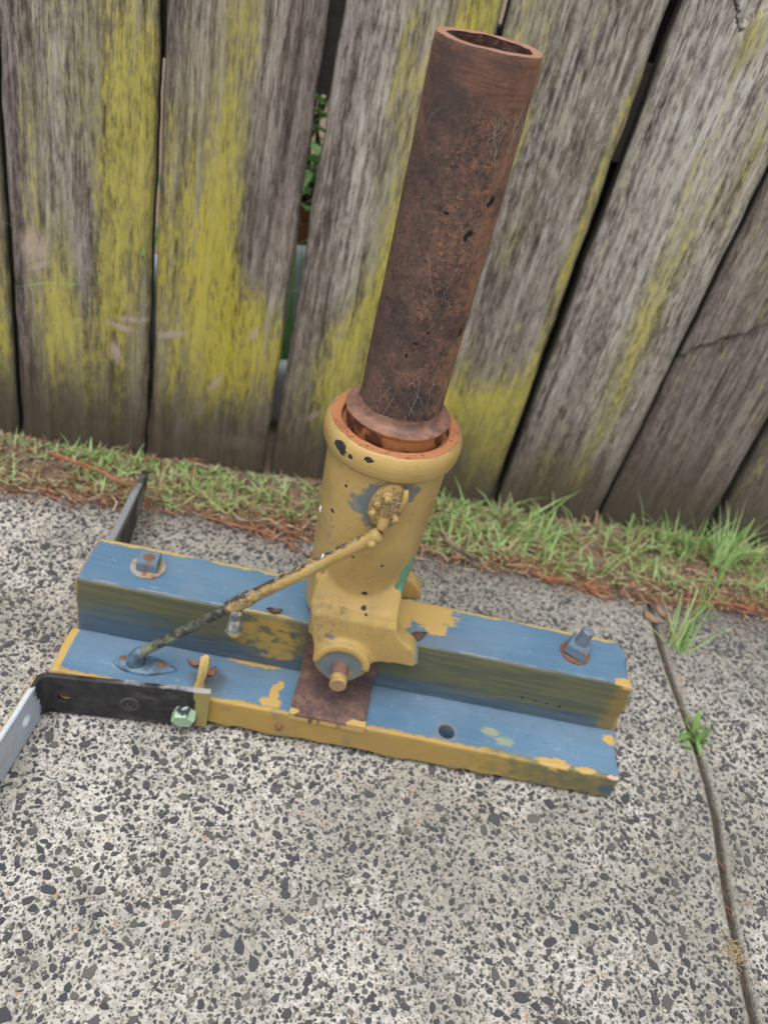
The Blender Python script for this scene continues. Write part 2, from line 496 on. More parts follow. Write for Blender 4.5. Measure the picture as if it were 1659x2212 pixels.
def f_lower():
    v = co(); x, y, z = sep(v)
    a = noise(v, 14, 4); b = noise(v, 90, 5, .62); br = noise(sc(v, (14, 160, 160)), 1, 5, .6); w = noise(v, 70, 4, .6)
    blue = mix(ss(a, .35, .7), BLUE, BLUE2)
    blue = mix((br-.45)*.9, blue, (0.17, 0.265, 0.36))
    dirt = ss(y+(b-.5)*.03, .018, .050)
    blue = mix(dirt*.4, blue, (0.17, 0.215, 0.27))
    blue = mix(ss(noise(v, 200, 4), .62, .72)*.35, blue, (0.10, 0.12, 0.13))
    blue = mix(ss(noise(sc(v, (30, 130, 130)), 1, 5, .7), .54, .66)*.40, blue, (0.10, 0.16, 0.22))
    spots = ss(voro(v, 70), .06, .035); blue = mix(spots*.6, blue, (.45, .45, .40))
    yel = mix(ss(a, .35, .65), YEL2, (0.42, 0.28, 0.07)); yel = mix((br-.45)*.6, yel, (.36, .25, .08))
    oliv = mix(ss(b, .35, .65), (0.085, 0.105, 0.07), (0.19, 0.17, 0.075))
    right = ss(x+(w-.5)*.16, .04, .11)
    front = mix(right*.85, yel, oliv)
    front = mix(ss(noise(v, 45, 4), .6, .68)*.35, front, (0.13, .15, .13))
    tip = blob(v, (.174, -.001, .013), (.007, .006, .006), noise(sc(v, (60, 200, 200)), 1, 5, .7), 1.2, .1)
    front = mix(tip, front, (0.07, 0.11, 0.15))
    grit = ss(noise(sc(v, (1, 1, 1), (3, 3, 3)), 420, 3, .7), .655, .69)*ss(noise(v, 25, 3), .42, .6); blue = mix(grit*.8, blue, (.06, .055, .05))
    scr = ss(M('ABSOLUTE', noise(sc(v, (16, 110, 40), (2, 1, 0)), 1, 2)-.5), .006, .002)*ss(noise(v, 38, 3), .52, .6); blue = mix(scr*.5, blue, (.36, .40, .44))
    # front face, with a ragged paint edge folding over the top
    rag = (noise(sc(v, (110, 60, 60)), 1, 6, .72)-.5)
    fm = ss(y + rag*.010 - ss(noise(sc(v, (24, 1, 1)), 1, 2), .5, .75)*.004, .0046, .0036)
    col = mix(fm, blue, front)
    endl = ss(x+(w-.5)*.006, -.3035, -.3050)
    col = mix(endl, col, YEL)
    wy = noise(sc(v, (130, 330, 330)), 1, 5, .72)
    py = blobs(v, [((-.1276, .0205, H1), (.0042, .010, .01)), ((-.1295, .0085, H1), (.0085, .0055, .01)), ((-.124, .029, H1), (.003, .005, .01)),
                   ((-.150, .0478, H1), (.022, .0035, .02)), ((.176, .038, H1), (.007, .005, .01)), ((.120, .0035, .033), (.016, .005, .01)), ((.150, .003, .033), (.010, .003, .01))], wy, 1.0, .06)
    col = mix(py, col, YEL)
    thinp = mx(blob(v, (.0636, .0223, H1), (.008, .004, .01), wy, 1.3, .3), blob(v, (.0757, .0151, H1), (.009, .004, .01), wy, 1.3, .3))
    col = mix(thinp*.65, col, (0.33, 0.36, 0.16))
    bare = blob(v, (.1755, -.0005, .0300), (.0070, .004, .0022), noise(v, 260, 4, .7), 1.1, .1)
    col = mix(bare, col, (.55, .38, .30))
    ring = blob(v, (.0238, .0134, H1), (.0105, .0105, .01), wy, .2, .1)
    col = mix(ring*.5, col, (.22, .18, .16))
    stain = blob(v, (-.183, .018, H1), (.016, .013, .01), w, .7, .5)
    col = mix(stain*.7, col, (.085, .08, .08))
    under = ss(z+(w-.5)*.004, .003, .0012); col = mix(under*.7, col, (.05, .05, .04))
    return dict(c=col, r=ss(b, .3, .7, .4, .6), n=bump(br*.6+b*.4, .0007, .5, bump(fm+py, .0005, .6)), s=.4)

def f_upper():
    v = co(); x, y, z = sep(v)
    a = noise(v, 14, 4); b = noise(v, 90, 5, .62); br = noise(sc(v, (14, 160, 160)), 1, 5, .6); w = noise(v, 70, 4, .6)
    blue = mix(ss(a, .35, .7), BLUE, BLUE2)
    blue = mix((br-.45)*.9, blue, (0.17, 0.265, 0.36))
    blue = mix(ss(noise(v, 28, 5, .65), .52, .68)*.45, blue, (0.14, 0.19, 0.25))
    blue = mix(ss(noise(sc(v, (30, 130, 130)), 1, 5, .7), .54, .66)*.40, blue, (0.10, 0.16, 0.22))
    spots = ss(voro(v, 60), .05, .03); blue = mix(spots*.6, blue, (.5, .5, .45))
    dus = blob(v, (-.01, .058, H2), (.05, .016, .02), w, .6, .6); blue = mix(dus*.5, blue, (.17, .20, .25))
    grit = ss(noise(sc(v, (1, 1, 1), (3, 3, 3)), 420, 3, .7), .655, .69)*ss(noise(v, 25, 3), .42, .6); blue = mix(grit*.8, blue, (.06, .055, .05))
    scr = ss(M('ABSOLUTE', noise(sc(v, (16, 110, 40), (2, 1, 0)), 1, 2)-.5), .006, .002)*ss(noise(v, 38, 3), .52, .6); blue = mix(scr*.5, blue, (.36, .40, .44))
    # riser: thin olive over blue, brushed along the beam
    brush = noise(sc(v, (11, 60, 150)), 1, 6, .7)
    oliv = mix(ss(brush, .32, .68), (0.082, 0.095, 0.066), (0.150, 0.145, 0.072))
    lowb = ss(z + x*.02 + (brush-.5)*.030, .056, .044)
    rise = mix(lowb*.85, oliv, mix(ss(brush, .35, .65), (0.050, 0.088, 0.135), (0.09, 0.135, 0.18)))
    rise = mix(ss(noise(sc(v, (22, 50, 120), (1, 2, 3)), 1, 5, .7), .54, .66)*.40, rise, (.055, .085, .105))
    leftb = blob(v, (-.27, Y1, .052), (.055, .02, .018), brush, .8, .4); rise = mix(leftb*.5, rise, (.07, .12, .175))
    strokes = ss(noise(sc(v, (70, 60, 110), (.3, 0, 0)), 1, 4, .6)+.12, .5, .66)
    ys = mx(blob(v, (-.143, Y1, .072), (.026, .02, .022), brush, .8, .35), blob(v, (-.135, Y1, .052), (.016, .02, .008), brush, .8, .3))
    rise = mix(ys*strokes*.85, rise, (.43, .29, .065))
    rend = ss(x+(brush-.5)*.03, .158, .170); rise = mix(rend*.7, rise, (.27, .175, .045))
    nails = blobs(v, [((.088, Y1, .0548), (.0013, .01, .0013)), ((.0995, Y1, .0543), (.0011, .01, .0011)), ((.111, Y1, .0537), (.0011, .01, .0011)), ((.1229, Y1, .0531), (.0015, .01, .0014))], w, .2)
    rise = mix(nails, rise, (.012, .012, .012))
    rag = noise(sc(v, (110, 60, 60)), 1, 6, .72)-.5
    rm = ss(y + rag*.003, Y1+.0022, Y1+.0014)
    worn = ss(y+rag*.006, Y1+.0045, Y1+.0025)*ss(noise(sc(v, (40, 3, 3)), 1, 3), .44, .56)
    col = mix(worn*.6, blue, (.30, .30, .33))
    fold = ss(y + rag*.007, Y1+.0050, Y1+.0040)*ss(x, -.185, -.175)*ss(x, -.125, -.13)
    col = mix(mx(fold, fold*ss(x, -.18, -.2)), col, YEL)
    col = mix(rm, col, rise)
    back = ss(y+rag*.008-ss(noise(sc(v, (22, 1, 1)), 1, 2), .5, .72)*.005, Y2-.0050, Y2-.0040)
    col = mix(back*.9, col, (.50, .36, .10))
    ends = mx(ss(x+(w-.5)*.005, -.3050, -.3062), ss(x+(w-.5)*.010, .1765, .1790))
    col = mix(ends*.9, col, YEL2)
    wy = noise(sc(v, (110, 300, 300)), 1, 5, .72)
    py = mx(blob(v, (-.010, .092, H2), (.028, .018, .02), wy, .9, .05), mx(blob(v, (-.001, .073, H2), (.010, .008, .01), wy, .8, .05), blob(v, (-.035, .083, H2), (.015, .02, .01), wy, .8, .05)))
    py = mx(py, mx(blob(v, (.1705, .0525, H2), (.011, .0055, .006), wy, 1.0, .05), blob(v, (.177, .060, H2), (.004, .006, .006), wy, 1.0, .05)))
    col = mix(py, col, YEL)
    raw = blob(v, (.1795, .052, .088), (.004, .006, .006), w, .5, .1); col = mix(raw*.8, col, (.38, .25, .20))
    return dict(c=col, r=ss(b, .3, .7, .4, .6), n=bump(br*.6+b*.4, .0007, .5, bump(rm+py, .0004, .5)), s=.4)

def f_brace():
    v = co(); x, y, z = sep(v); col, a, b, br = paint_base(v)
    w = noise(v, 210, 5, .65); wl = noise(sc(v, (90, 300, 300)), 1, 4, .6)
    # worn stripe along the upper side; wear grows towards the joint
    joint = ss(x+(w-.5)*.05, -.118, -.168)
    s = (z - (0.2290 + (x+.0745)*1.055)) + (y-.027)*.3
    stripe = ss(s+(wl-.5)*.008, .0015, .0045)*ss(x, -.080, -.092)
    wear = mx(stripe*ss(wl, .36, .46), joint*ss(w, .40, .60)*.9)
    under = mix(ss(noise(v, 170, 3), .50, .62), (0.045, .026, .026), (0.15, .19, .225))
    col = mix(wear*.95, col, under)
    spots = ss(voro(v, 150)+(w-.5)*.2, .085, .05); col = mix(spots*.8, col, (.045, .03, .03))
    col = mix(ss(noise(v, 90, 4), .58, .68)*.45, col, (.25, .27, .17))
    return dict(c=col, r=.5, n=bump(w, .0008, .6, bump(wear, .0005, -.8)), s=.45)

def f_rod():
    v = co(); x, y, z = sep(v); w = noise(v, 150, 5, .65); a = noise(v, 60, 4)
    col = mix(ss(w, .42, .6), (0.035, 0.035, 0.032), (0.095, 0.10, 0.075))
    mid = ss(x+(a-.5)*.05, -.215, -.205)
    col = mix((1-mid)*ss(a, .45, .58)*.7, col, (0.24, 0.26, 0.16))
    col = mix(ss(noise(v, 300, 3), .6, .7)*.5, col, (.25, .27, .26))
    return dict(c=col, r=.55, n=bump(w, .0008, .6), s=.4)

def f_foot():
    v = co(); w = noise(v, 130, 5, .65)
    col = mix(ss(w, .4, .62), (0.07, 0.115, 0.15), (0.13, 0.21, 0.30))
    return dict(c=mix(ss(noise(v, 60, 4), .56, .66)*.6, col, (.045, .05, .055)), r=.5, n=bump(w, .0008, .6))

def f_rust_small():
    v = co(); b = noise(v, 160, 4)
    return dict(c=mix(b, (.085, .045, .034), (.30, .155, .095)), r=.8, n=bump(b, .0006, .6), s=.2)

def f_nut():
    v = co(); b = noise(v, 140, 4); a = noise(v, 60, 3)
    col = mix(b, (.09, .145, .20), (.17, .25, .33))
    return dict(c=mix(ss(a, .58, .66)*.7, col, (.22, .10, .06)), r=.5, n=bump(b, .0006, .5))

def f_bolt():
    v = co(); b = noise(v, 200, 4)
    return dict(c=mix(b, (.13, .16, .21), (.26, .30, .36)), r=.5, n=bump(noise(sc(v, (1, 1, 900)), 1, 1)+b, .0005, .6), m=.3)

def f_washer():
    v = co(); b = noise(v, 120, 4)
    return dict(c=ramp(b, [(.38, (.30, .31, .30)), (.52, (.34, .24, .17)), (.62, (.25, .10, .045))]), r=.65, n=bump(b, .0005, .5))

def f_bracket():
    v = co(); x, y, z = sep(v); w = noise(v, 95, 5, .62); a = noise(v, 30, 4)
    black = mix(ss(w, .35, .7), (0.016, 0.016, 0.018), (0.042, 0.040, 0.042))
    black = mix(ss(noise(sc(v, (20, 90, 90)), 1, 5), .58, .70)*.45, black, (.11, .105, .10))
    white = mix(w, (0.42, 0.48, 0.56), (0.62, 0.67, 0.74))
    white = mix(ss(noise(sc(v, (90, 20, 90)), 1, 4), .56, .68)*.5, white, (.40, .36, .30))
    d = y + (w-.5)*.030 + (z-.02)*.15
    wm = ss(d, -.0235, -.0255)
    col = mix(wm, black, white)
    col = mix(ss(y+(w-.5)*.02, -.086, -.089), col, (.02, .02, .022))
    yt = ss(x+(w-.5)*.012+(z-.03)*.10, -.1900, -.1880)
    col = mix(yt*ss(y, -.02, -.015), col, (.30, .25, .085))
    lx = M('MULTIPLY_ADD', y+.0225, .0671, -.3120)
    outer = mx(ss(x-lx, -.0008, -.0016)*ss(y, -.012, -.020), ss(y-(M('MULTIPLY_ADD', x+.1785, .080, -.0030)), .0012, .0019)*ss(y, -.022, -.016))
    col = mix(outer, col, YEL)
    topw = ss(z+(w-.5)*.006, .0475, .0495)*ss(a, .42, .55)*ss(y, -.02, -.015); col = mix(topw*.7, col, (.36, .38, .42))
    nick = ss(voro(v, 90), .06, .03); col = mix(nick*.6, col, (.3, .3, .3))
    return dict(c=col, r=ss(w, .3, .7, .4, .6), n=bump(w, .0006, .5, bump(wm, .0005, .6)), s=.4)

def f_bracket_back():
    v = co(); w = noise(v, 95, 5, .62)
    return dict(c=mix(w, YEL2, YEL), r=.55, n=bump(w, .0006, .5))

def f_strap():
    v = co(); x, y, z = sep(v); w = noise(v, 60, 5, .65)
    black = mix(ss(w, .35, .7), (0.022, 0.020, 0.022), (0.085, 0.080, 0.082))
    wh = mx(blob(v, (-.304, .245, .03), (.02, .022, .012), w, 1.0, .3), ss(z+(w-.5)*.02, .047, .052))
    return dict(c=mix(wh*.6, black, (.34, .36, .40)), r=.55, n=bump(w, .001, .6), s=.4)

def f_mint():
    v = co(); w = noise(v, 100, 4); z = sep(v)[2]
    col = mix(w, (.34, .50, .33), (.42, .58, .40))
    dk = ss(z+(w-.5)*.010, .0268, .0285)
    return dict(c=mix(dk*ss(noise(v, 200, 3), .4, .55), col, (.03, .035, .05)), r=.45, n=bump(w, .0005, .4))

def f_bark(colA, colB):
    def g():
        v = co(); b = noise(v, 120, 4); t = attr('tint')
        return dict(c=mix(t*.7+b*.3, colA, colB), r=.85, s=.15, n=bump(b, .0006, .5))
    return g

def f_concrete():
    v = co(); x, y, z = sep(v)
    big = noise(v, 5.5, 4, .6); mid = noise(v, 38, 5, .62); fine = noise(v, 260, 5, .7)
    paste = mix(ss(fine*.6+mid*.4, .34, .62), (0.285, 0.268, 0.236), (0.635, 0.612, 0.565))
    # sand grains of the exposed surface: dark, tan and white specks of one to two millimetres
    v1 = noise(v, 0.001, 0)
    cellc = voro(v, 620, out='Color'); cd = voro(v, 620); cs = sep(cellc)[0]
    dk = ss(cd, .50, .36)*ss(cs, .42, .40)
    col = mix(dk*.85, paste, (0.085, 0.082, 0.075))
    cs2 = sep(cellc)[1]
    col = mix(ss(cd, .45, .3)*ss(cs2, .955, .965)*.8, col, (0.55, 0.33, 0.18))
    d2 = voro(sc(v, (1, 1, 1), (.37, .11, 0)), 330); c2 = sep(voro(sc(v, (1, 1, 1), (.37, .11, 0)), 330, out='Color'))[0]
    col = mix(ss(d2+(fine-.5)*.5, .40, .30)*ss(c2, .36, .34)*.9, col, (0.10, 0.098, 0.09))
    # damp grime: patchy, more of it along the fence side
    g = ss(big+(mid-.5)*.8, .42, .60)*.50
    col = mix(g, col, mix(mid, (0.10, 0.092, 0.072), (0.20, 0.185, 0.145)))
    back = ss(y+(mid-.5)*.16, .05, .22)*ss(x+(big-.5)*.3, -.42, -.2)
    col = mix(back*.48, col, mix(fine, (0.12, 0.115, 0.105), (0.22, 0.21, 0.19)))
    edge = ss(y-.285-x*.04+(mid-.5)*.08, -.05, .01); col = mix(edge*.6, col, (0.09, 0.07, 0.05))
    jn = ss(M('ABSOLUTE', x-.2835-M('MINIMUM', y, .0)*.135)+(mid-.5)*.03, .015, .005); col = mix(jn*.32, col, (0.13, 0.12, 0.095))
    return dict(c=col, r=.9, n=bump(fine*.5+mid*.5, .0012, .7, bump(cd, .0006, .5)), s=.2)

def f_stone():
    v = co(); t = attr('tint'); b = noise(v, 350, 3)
    col = ramp(t, [(0.0, (0.050, 0.053, 0.060)), (.45, (0.072, 0.074, 0.080)), (.72, (0.125, 0.117, 0.104)), (.88, (0.21, 0.19, 0.155)), (.965, (0.28, 0.25, 0.21)), (.985, (.42, .23, .12)), (1.0, (.62, .60, .56))])
    return dict(c=mix((b-.35)*.7, col, mul(col, 1.7)), r=.7, n=bump(b, .0003, .4), s=.3)

def f_soil():
    v = co(); a = noise(v, 30, 5, .65); b = noise(v, 160, 4)
    return dict(c=mix(a*.5+b*.5, (0.07, 0.052, 0.038), (0.32, 0.24, 0.175)), r=.95, n=bump(b, .003, .8), s=.1)

def f_jointfill():
    v = co(); a = noise(v, 60, 5, .65); b = noise(v, 260, 4)
    return dict(c=mix(a*.5+b*.5, (0.030, 0.026, 0.022), (0.115, 0.098, 0.078)), r=.95, n=bump(b, .002, .8), s=.1)

def f_grass():
    t = attr('tint')
    col = ramp(t, [(0, (.18, .32, .09)), (.35, (.34, .53, .18)), (.68, (.53, .68, .35)), (.8, (.52, .52, .27)), (.92, (.50, .36, .22)), (1, (.30, .15, .09))])
    return dict(c=col, r=.55, s=.25, tr=.35)

def f_litter():
    t = attr('tint'); b = noise(co(), 150, 3)
    col = ramp(t, [(0, (.08, .05, .04)), (.35, (.24, .11, .065)), (.65, (.40, .20, .12)), (.82, (.46, .32, .22)), (1, (.55, .45, .34))])
    return dict(c=mix((b-.4)*.8, col, mul(col, .5)), r=.85, s=.15)

def f_wood():
    v = co(); sd_ = attr('seed'); s_ = attr('ss'); z = attr('zz'); lich = attr('lich'); pale = attr('pale'); scar = attr('scar'); dark = attr('dark'); edge = attr('edge')
    p = comb(s_, sd_*13.7, z)
    grain = noise(sc(p, (210, 1, 13)), 1, 6, .68, .4)
    fine = noise(sc(p, (680, 1, 70)), 1, 4, .72)
    broad = noise(sc(p, (30, 1, 3.5)), 1, 5, .65)
    mott = noise(sc(p, (170, 1, 60)), 1, 6, .74)
    lng = noise(sc(p, (60, 1, 1.8), (5, 0, 3)), 1, 5, .62)
    g = grain*.36+fine*.20+mott*.12+lng*.32
    base = ramp(g, [(.37, (.045, .035, .028)), (.45, (.135, .110, .090)), (.51, (.250, .206, .160)), (.59, (.45, .405, .345))])
    warm = mix(ss(broad, .42, .60), base, mul(base, .58))
    col = mix(dark*.75, warm, mix(ss(g, .36, .62), (.060, .044, .040), (.235, .185, .165)))
    pl = pale*ss(g+(mott-.5)*.5+(broad-.5)*.35, .36, .60)
    col = mix(pl*.78, col, mix(ss(fine*.5+grain*.5, .38, .62), (.31, .285, .255), (.66, .635, .60)))
    # black specks and checks that follow the grain
    chk = ss(noise(sc(p, (380, 1, 40), (3, 0, 1)), 1, 4, .72), .57, .64)
    col = mix(chk*.7, col, (.030, .026, .022))
    strk = noise(sc(p, (70, 1, 6), (1, 0, 2)), 1, 6, .7)
    lm = ss(lich + (broad-.5)*1.3 + (strk-.5)*1.5 + (mott-.5)*1.3 + (fine-.5)*1.2, .12, .86)
    lcol = mix(ss(strk*.6+mott*.4, .36, .60), (.28, .25, .065), (.52, .46, .090))
    lcol = mix(ss(noise(sc(p, (9, 1, 3)), 1, 3), .45, .65)*.55, lcol, (.58, .49, .035))
    col = mix(lm*ss(fine*.6+g*.4, .34, .52)*.86, col, lcol)
    grn = ss(lich+(mott-.5)*.7+(broad-.5)*.6, -.05, .5)*.58; col = mix(grn*(1-lm), col, mix(ss(g, .36, .62), (.095, .085, .035), (.40, .37, .20)))
    col = mix(scar*ss(mott, .30, .5)*.9, col, (.50, .40, .32))
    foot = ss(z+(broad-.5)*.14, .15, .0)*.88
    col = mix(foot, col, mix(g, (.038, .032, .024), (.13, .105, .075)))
    col = mix(M('MINIMUM', edge*.6, .96), col, (.045, .040, .032))  # darkens arrises and cracks; on paling sides it paints in the gap shade
    return dict(c=col, r=.88, n=bump(grain*.6+fine*.4, .0010, .55, bump(lm, .0006, .4)), s=.15)

def f_darkwood():
    v = co(); g = noise(sc(v, (5, 90, 90)), 1, 5, .65)
    return dict(c=mix(g, (.03, .026, .025), (.10, .085, .075)), r=.9, s=.15, n=bump(g, .002, .6))

def f_leaf(a, b):
    def g():
        v = co(); n = noise(v, 60, 4)
        return dict(c=mix(n, a, b), r=.5, s=.3, tr=.35)
    return g
def f_flat(a, b, scale=40, r=.7, s=.3):
    def g():
        n = noise(co(), scale, 5, .62)
        return dict(c=mix(ss(n, .3, .7), a, b), r=r, s=s, n=bump(n, .001, .4))
    return g

MAT = {k: material(k, f) for k, f in dict(
    rusty_pipe=f_pipe, pipe_rim=f_rim, pipe_bore=f_bore, flange_rust=f_flange, orange_rust=f_orange, yellow_casting=f_casting, yellow_collar=f_collar,
    yellow_paint=f_yellow, disc_paint=f_disc, rust_plate=f_plate, lower_paint=f_lower, upper_paint=f_upper, brace_paint=f_brace, rod_paint=f_rod,
    foot_paint=f_foot, small_rust=f_rust_small, nut_paint=f_nut, bolt_steel=f_bolt, washer_steel=f_washer, bracket_paint=f_bracket,
    strap_paint=f_strap, mint_paint=f_mint, concrete=f_concrete, stone=f_stone, soil=f_soil, joint_fill=f_jointfill, grass=f_grass, litter=f_litter,
    weathered_wood=f_wood, dark_wood=f_darkwood,
    weed_leaf=f_leaf((.17, .33, .09), (.30, .46, .15)), garden_leaf=f_leaf((.24, .50, .16), (.42, .68, .30)), dry_leaf=f_leaf((.30, .19, .12), (.50, .36, .26)),
    brown_leaf=f_leaf((.10, .065, .05), (.22, .14, .10)), cobweb=f_flat((.38, .33, .28), (.55, .50, .45)), shell=f_flat((.62, .62, .60), (.8, .8, .78)),
    straw=f_flat((.42, .32, .18), (.62, .50, .32)), terracotta=f_flat((.30, .10, .05), (.42, .16, .09)), blue_grey=f_flat((.55, .61, .69), (.74, .78, .82), 14),
    twig=f_flat((.10, .07, .06), (.26, .20, .17), 90), red_twig=f_flat((.24, .085, .045), (.40, .18, .10), 90)).items()}

# ------------------------------------------------------------------ frame of the leaning shaft
A0 = np.array([-0.0777, 0.085, 0.0]); TT = np.array([-0.0117, -0.039, 1.0]); TT /= np.linalg.norm(TT)
EX = np.array([1.0, 0, 0]) - TT[0]*TT; EX /= np.linalg.norm(EX); EY = np.cross(TT, EX)
def ax(V):
    V = np.asarray(V, float); return A0 + V[..., :1]*EX + V[..., 1:2]*EY + V[..., 2:]*TT
def axcyl(ang, r, z):
    """point on the shaft: angle in degrees from the camera side towards +x"""
    a = math.radians(ang); return ax(np.array([r*math.sin(a), -r*math.cos(a), z]))
def axdir(ang): a = math.radians(ang); return math.sin(a)*EX - math.cos(a)*EY

# ================================================================== PAVEMENT
def edge_y(x): return 0.285 + 0.040*x + 0.006*np.sin(x*19) + 0.004*np.sin(x*47+1)     # fence-side edge of the slabs
def joint_x(y): return 0.2835 + np.minimum(y, 0.0)*0.135 + 0.0025*np.sin(y*23)
pavement = thing('pavement', 'exposed aggregate concrete path of two slabs', None, (0, -0.2, 0), kind='structure')

def slab(xa, xb, fy, name):
    """sheet between two edge curves with a rounded rim and a body below"""
    ys = np.concatenate([np.linspace(-3.5, -.55, 12), np.linspace(-.5, 1.0, 90)])
    t = np.concatenate([[0, .0003, .0008, .003], np.linspace(.012, .988, 70), [.997, .9992, .9997, 1.0]])
    V = []; ny, nt = len(ys), len(t)
    for y in ys:
        ys_ = -.5 + (y+.5)/1.5*.797 if y > -.5 else y
        xl, xr = xa(ys_), xb(ys_); V.append(np.stack([xl+(xr-xl)*t, np.full(nt, y), np.zeros(nt)], 1))
    V = np.concatenate(V)
    # squeeze the y range onto the fence-side edge
    V[:, 1] = np.where(V[:, 1] > -.5, -.5 + (V[:, 1]+.5)/1.5*(edge_y(V[:, 0])+.5), V[:, 1])
    top = V[:, 1] >= edge_y(V[:, 0])-.001
    V[:, 2] = vnoise(V, 30, 3)*.0006 + vnoise(V, 6, 5)*.0012
    tt = np.tile(t, ny)
    V[(tt == 0) | (tt == 1.0), 2] -= .004
    V[top, 2] -= .004
    F = [(j*nt+i, j*nt+i+1, (j+1)*nt+i+1, (j+1)*nt+i) for j in range(ny-1) for i in range(nt-1)]
    # side skirt
    loop = [j*nt for j in range(ny-1, -1, -1)] + list(range(1, nt)) + [j*nt+nt-1 for j in range(1, ny)] + [(ny-1)*nt+i for i in range(nt-2, 0, -1)]
    base = len(V); low = V[loop].copy(); low[:, 2] = -.08
    V = np.concatenate([V, low]); n = len(loop)
    F += [(loop[i], base+i, base+(i+1) % n, loop[(i+1) % n]) for i in range(n)]
    return mk(name, V, F, MAT['concrete'], pavement)
slab_a = slab(lambda y: -3.5, lambda y: joint_x(y)-.0036, None, 'concrete_slab')
slab_b = slab(lambda y: joint_x(y)+.0036, lambda y: 3.5, None, 'concrete_slab')

# earth packed in the joint
ys = np.linspace(-.55, .285, 170); V = []; F = []
for i, y in enumerate(ys):
    c = joint_x(y) + .0008*math.sin(y*61); w = .0052
    for k in range(5):
        u = k/4*2-1; V.append((c+u*w, y, -.0062 - .0008*(1-u*u)))
V = np.array(V); V[:, 2] += vnoise(V, 160, 9, 2)*.0011
F = [(i*5+k, i*5+k+1, (i+1)*5+k+1, (i+1)*5+k) for i in range(len(ys)-1) for k in range(4)]
tag(mk('joint_soil', V, F, MAT['joint_fill'], pavement), kind='stuff')

# exposed stones, ground flush with the slab
def stone_shape(r_, flat, n, seed):
    g = np.random.default_rng(seed)
    a = np.sort((np.arange(n)+g.uniform(-.38, .38, n))/n*2*np.pi)
    rr = g.uniform(.72, 1.12, n)
    P = np.stack([np.cos(a)*rr, np.sin(a)*rr*flat], 1)
    V = np.concatenate([np.c_[P, np.zeros(n)], np.c_[P*.90, np.ones(n)]])
    F = [(i, (i+1) % n, n+(i+1) % n, n+i) for i in range(n)] + [tuple(range(n, 2*n))]
    return V, F
VAR = [stone_shape(1, f, n, 100+i) for i, (f, n) in enumerate([(.95, 6), (.8, 7), (.7, 5), (.55, 6), (.85, 8), (.62, 7), (.42, 6), (.9, 5), (.75, 6), (.33, 5), (.8, 5), (.66, 8)]*2)]
X0, X1, YA, YB = -.80, .80, -.50, .31
occ = np.zeros((int((X1-X0)*1000)+60, int((YB-YA)*1000)+60), bool)
disc = {}
for k in range(1, 16):
    ii, jj = np.mgrid[-k:k+1, -k:k+1]; disc[k] = (ii*ii+jj*jj) <= k*k
stones = []
area = (X1-X0)*(YB-YA)
for rlo, rhi, dens in ((.0046, .0074, 560), (.0028, .0046, 5200), (.0020, .0032, 11000), (.0011, .0020, 24000)):
    n = int(area*dens); xs = rng.uniform(X0, X1, n*2); yy = rng.uniform(YA, YB, n*2); rr = rlo+(rhi-rlo)*rng.random(n*2)**1.7
    ok = (yy < edge_y(xs)-rr-.004) & (np.abs(xs-joint_x(yy)) > rr+.0055)
    cnt = 0
    for x, y, r_ in zip(xs[ok], yy[ok], rr[ok]):
        if cnt >= n: break
        i, j = int((x-X0)*1000)+20, int((y-YA)*1000)+20; k = max(1, int(r_*1000*.82))
        sub = occ[i-k:i+k+1, j-k:j+k+1]
        if (sub & disc[k]).any(): continue
        sub |= disc[k]; cnt += 1
        stones.append((x, y, r_))
stones = np.array(stones); NS = len(stones)
rot = rng.uniform(0, 2*np.pi, NS); var = rng.integers(0, len(VAR), NS); hgt = rng.uniform(.0006, .0013, NS)
tint = np.where(rng.random(NS) < .70, rng.uniform(0, .6, NS), rng.uniform(.5, 1.0, NS))
tint = np.where((stones[:, 2] > .0026) & (tint > .74), rng.uniform(.1, .74, NS), tint)
# those that show largest in the photograph are objects, the rest one mass
rel = np.c_[stones[:, :2], np.zeros(NS)] - CAMP
dep = rel@fw; px = (rel@ir)/dep*1701.9; py = (rel@iu)/dep*1701.9
vis = (np.abs(px) < 835) & (np.abs(py) < 1112)
blk = (stones[:, 0] > -.34) & (stones[:, 0] < .19) & (stones[:, 1] > -.012) & (stones[:, 1] < .17)
showsz = np.where(vis & ~blk, stones[:, 2]/dep, 0)
order = np.argsort(-showsz); single = set(order[:300].tolist())
mass_v, mass_f, mass_t = [], [], []; nb = 0
zt = vnoise(np.c_[stones[:, :2], np.zeros(NS)], 6, 5)*.0012
vmesh = {}
for i in range(NS):
    x, y, r_ = stones[i]; V, F = VAR[var[i]]
    c, s = math.cos(rot[i]), math.sin(rot[i])
    if i in single:
        b = int(tint[i]*8); key = (var[i], b)
        if key not in vmesh:
            m = raw_mesh('stone', V, F, {'tint': np.full(len(V), (b+.5)/8)}, False); m.materials.append(MAT['stone']); vmesh[key] = m
        o = bpy.data.objects.new('stone', vmesh[key]); COL.objects.link(o); o.parent = slab_a if x < joint_x(y) else slab_b
        o.location = (x, y, zt[i]-.0008); o.rotation_euler = (0, 0, rot[i]); o.scale = (r_, r_, hgt[i]+.0008)
    else:
        P = np.stack([x+r_*(V[:, 0]*c-V[:, 1]*s), y+r_*(V[:, 0]*s+V[:, 1]*c), zt[i]-.0008+V[:, 2]*(hgt[i]+.0006)], 1)
        mass_v.append(P); mass_t.append(np.full(len(P), tint[i]))
        mass_f += [tuple(q+nb for q in f) for f in F]; nb += len(P)
tag(mk('aggregate', np.concatenate(mass_v), mass_f, MAT['stone'], slab_a, False, {'tint': np.concatenate(mass_t)}), kind='stuff')

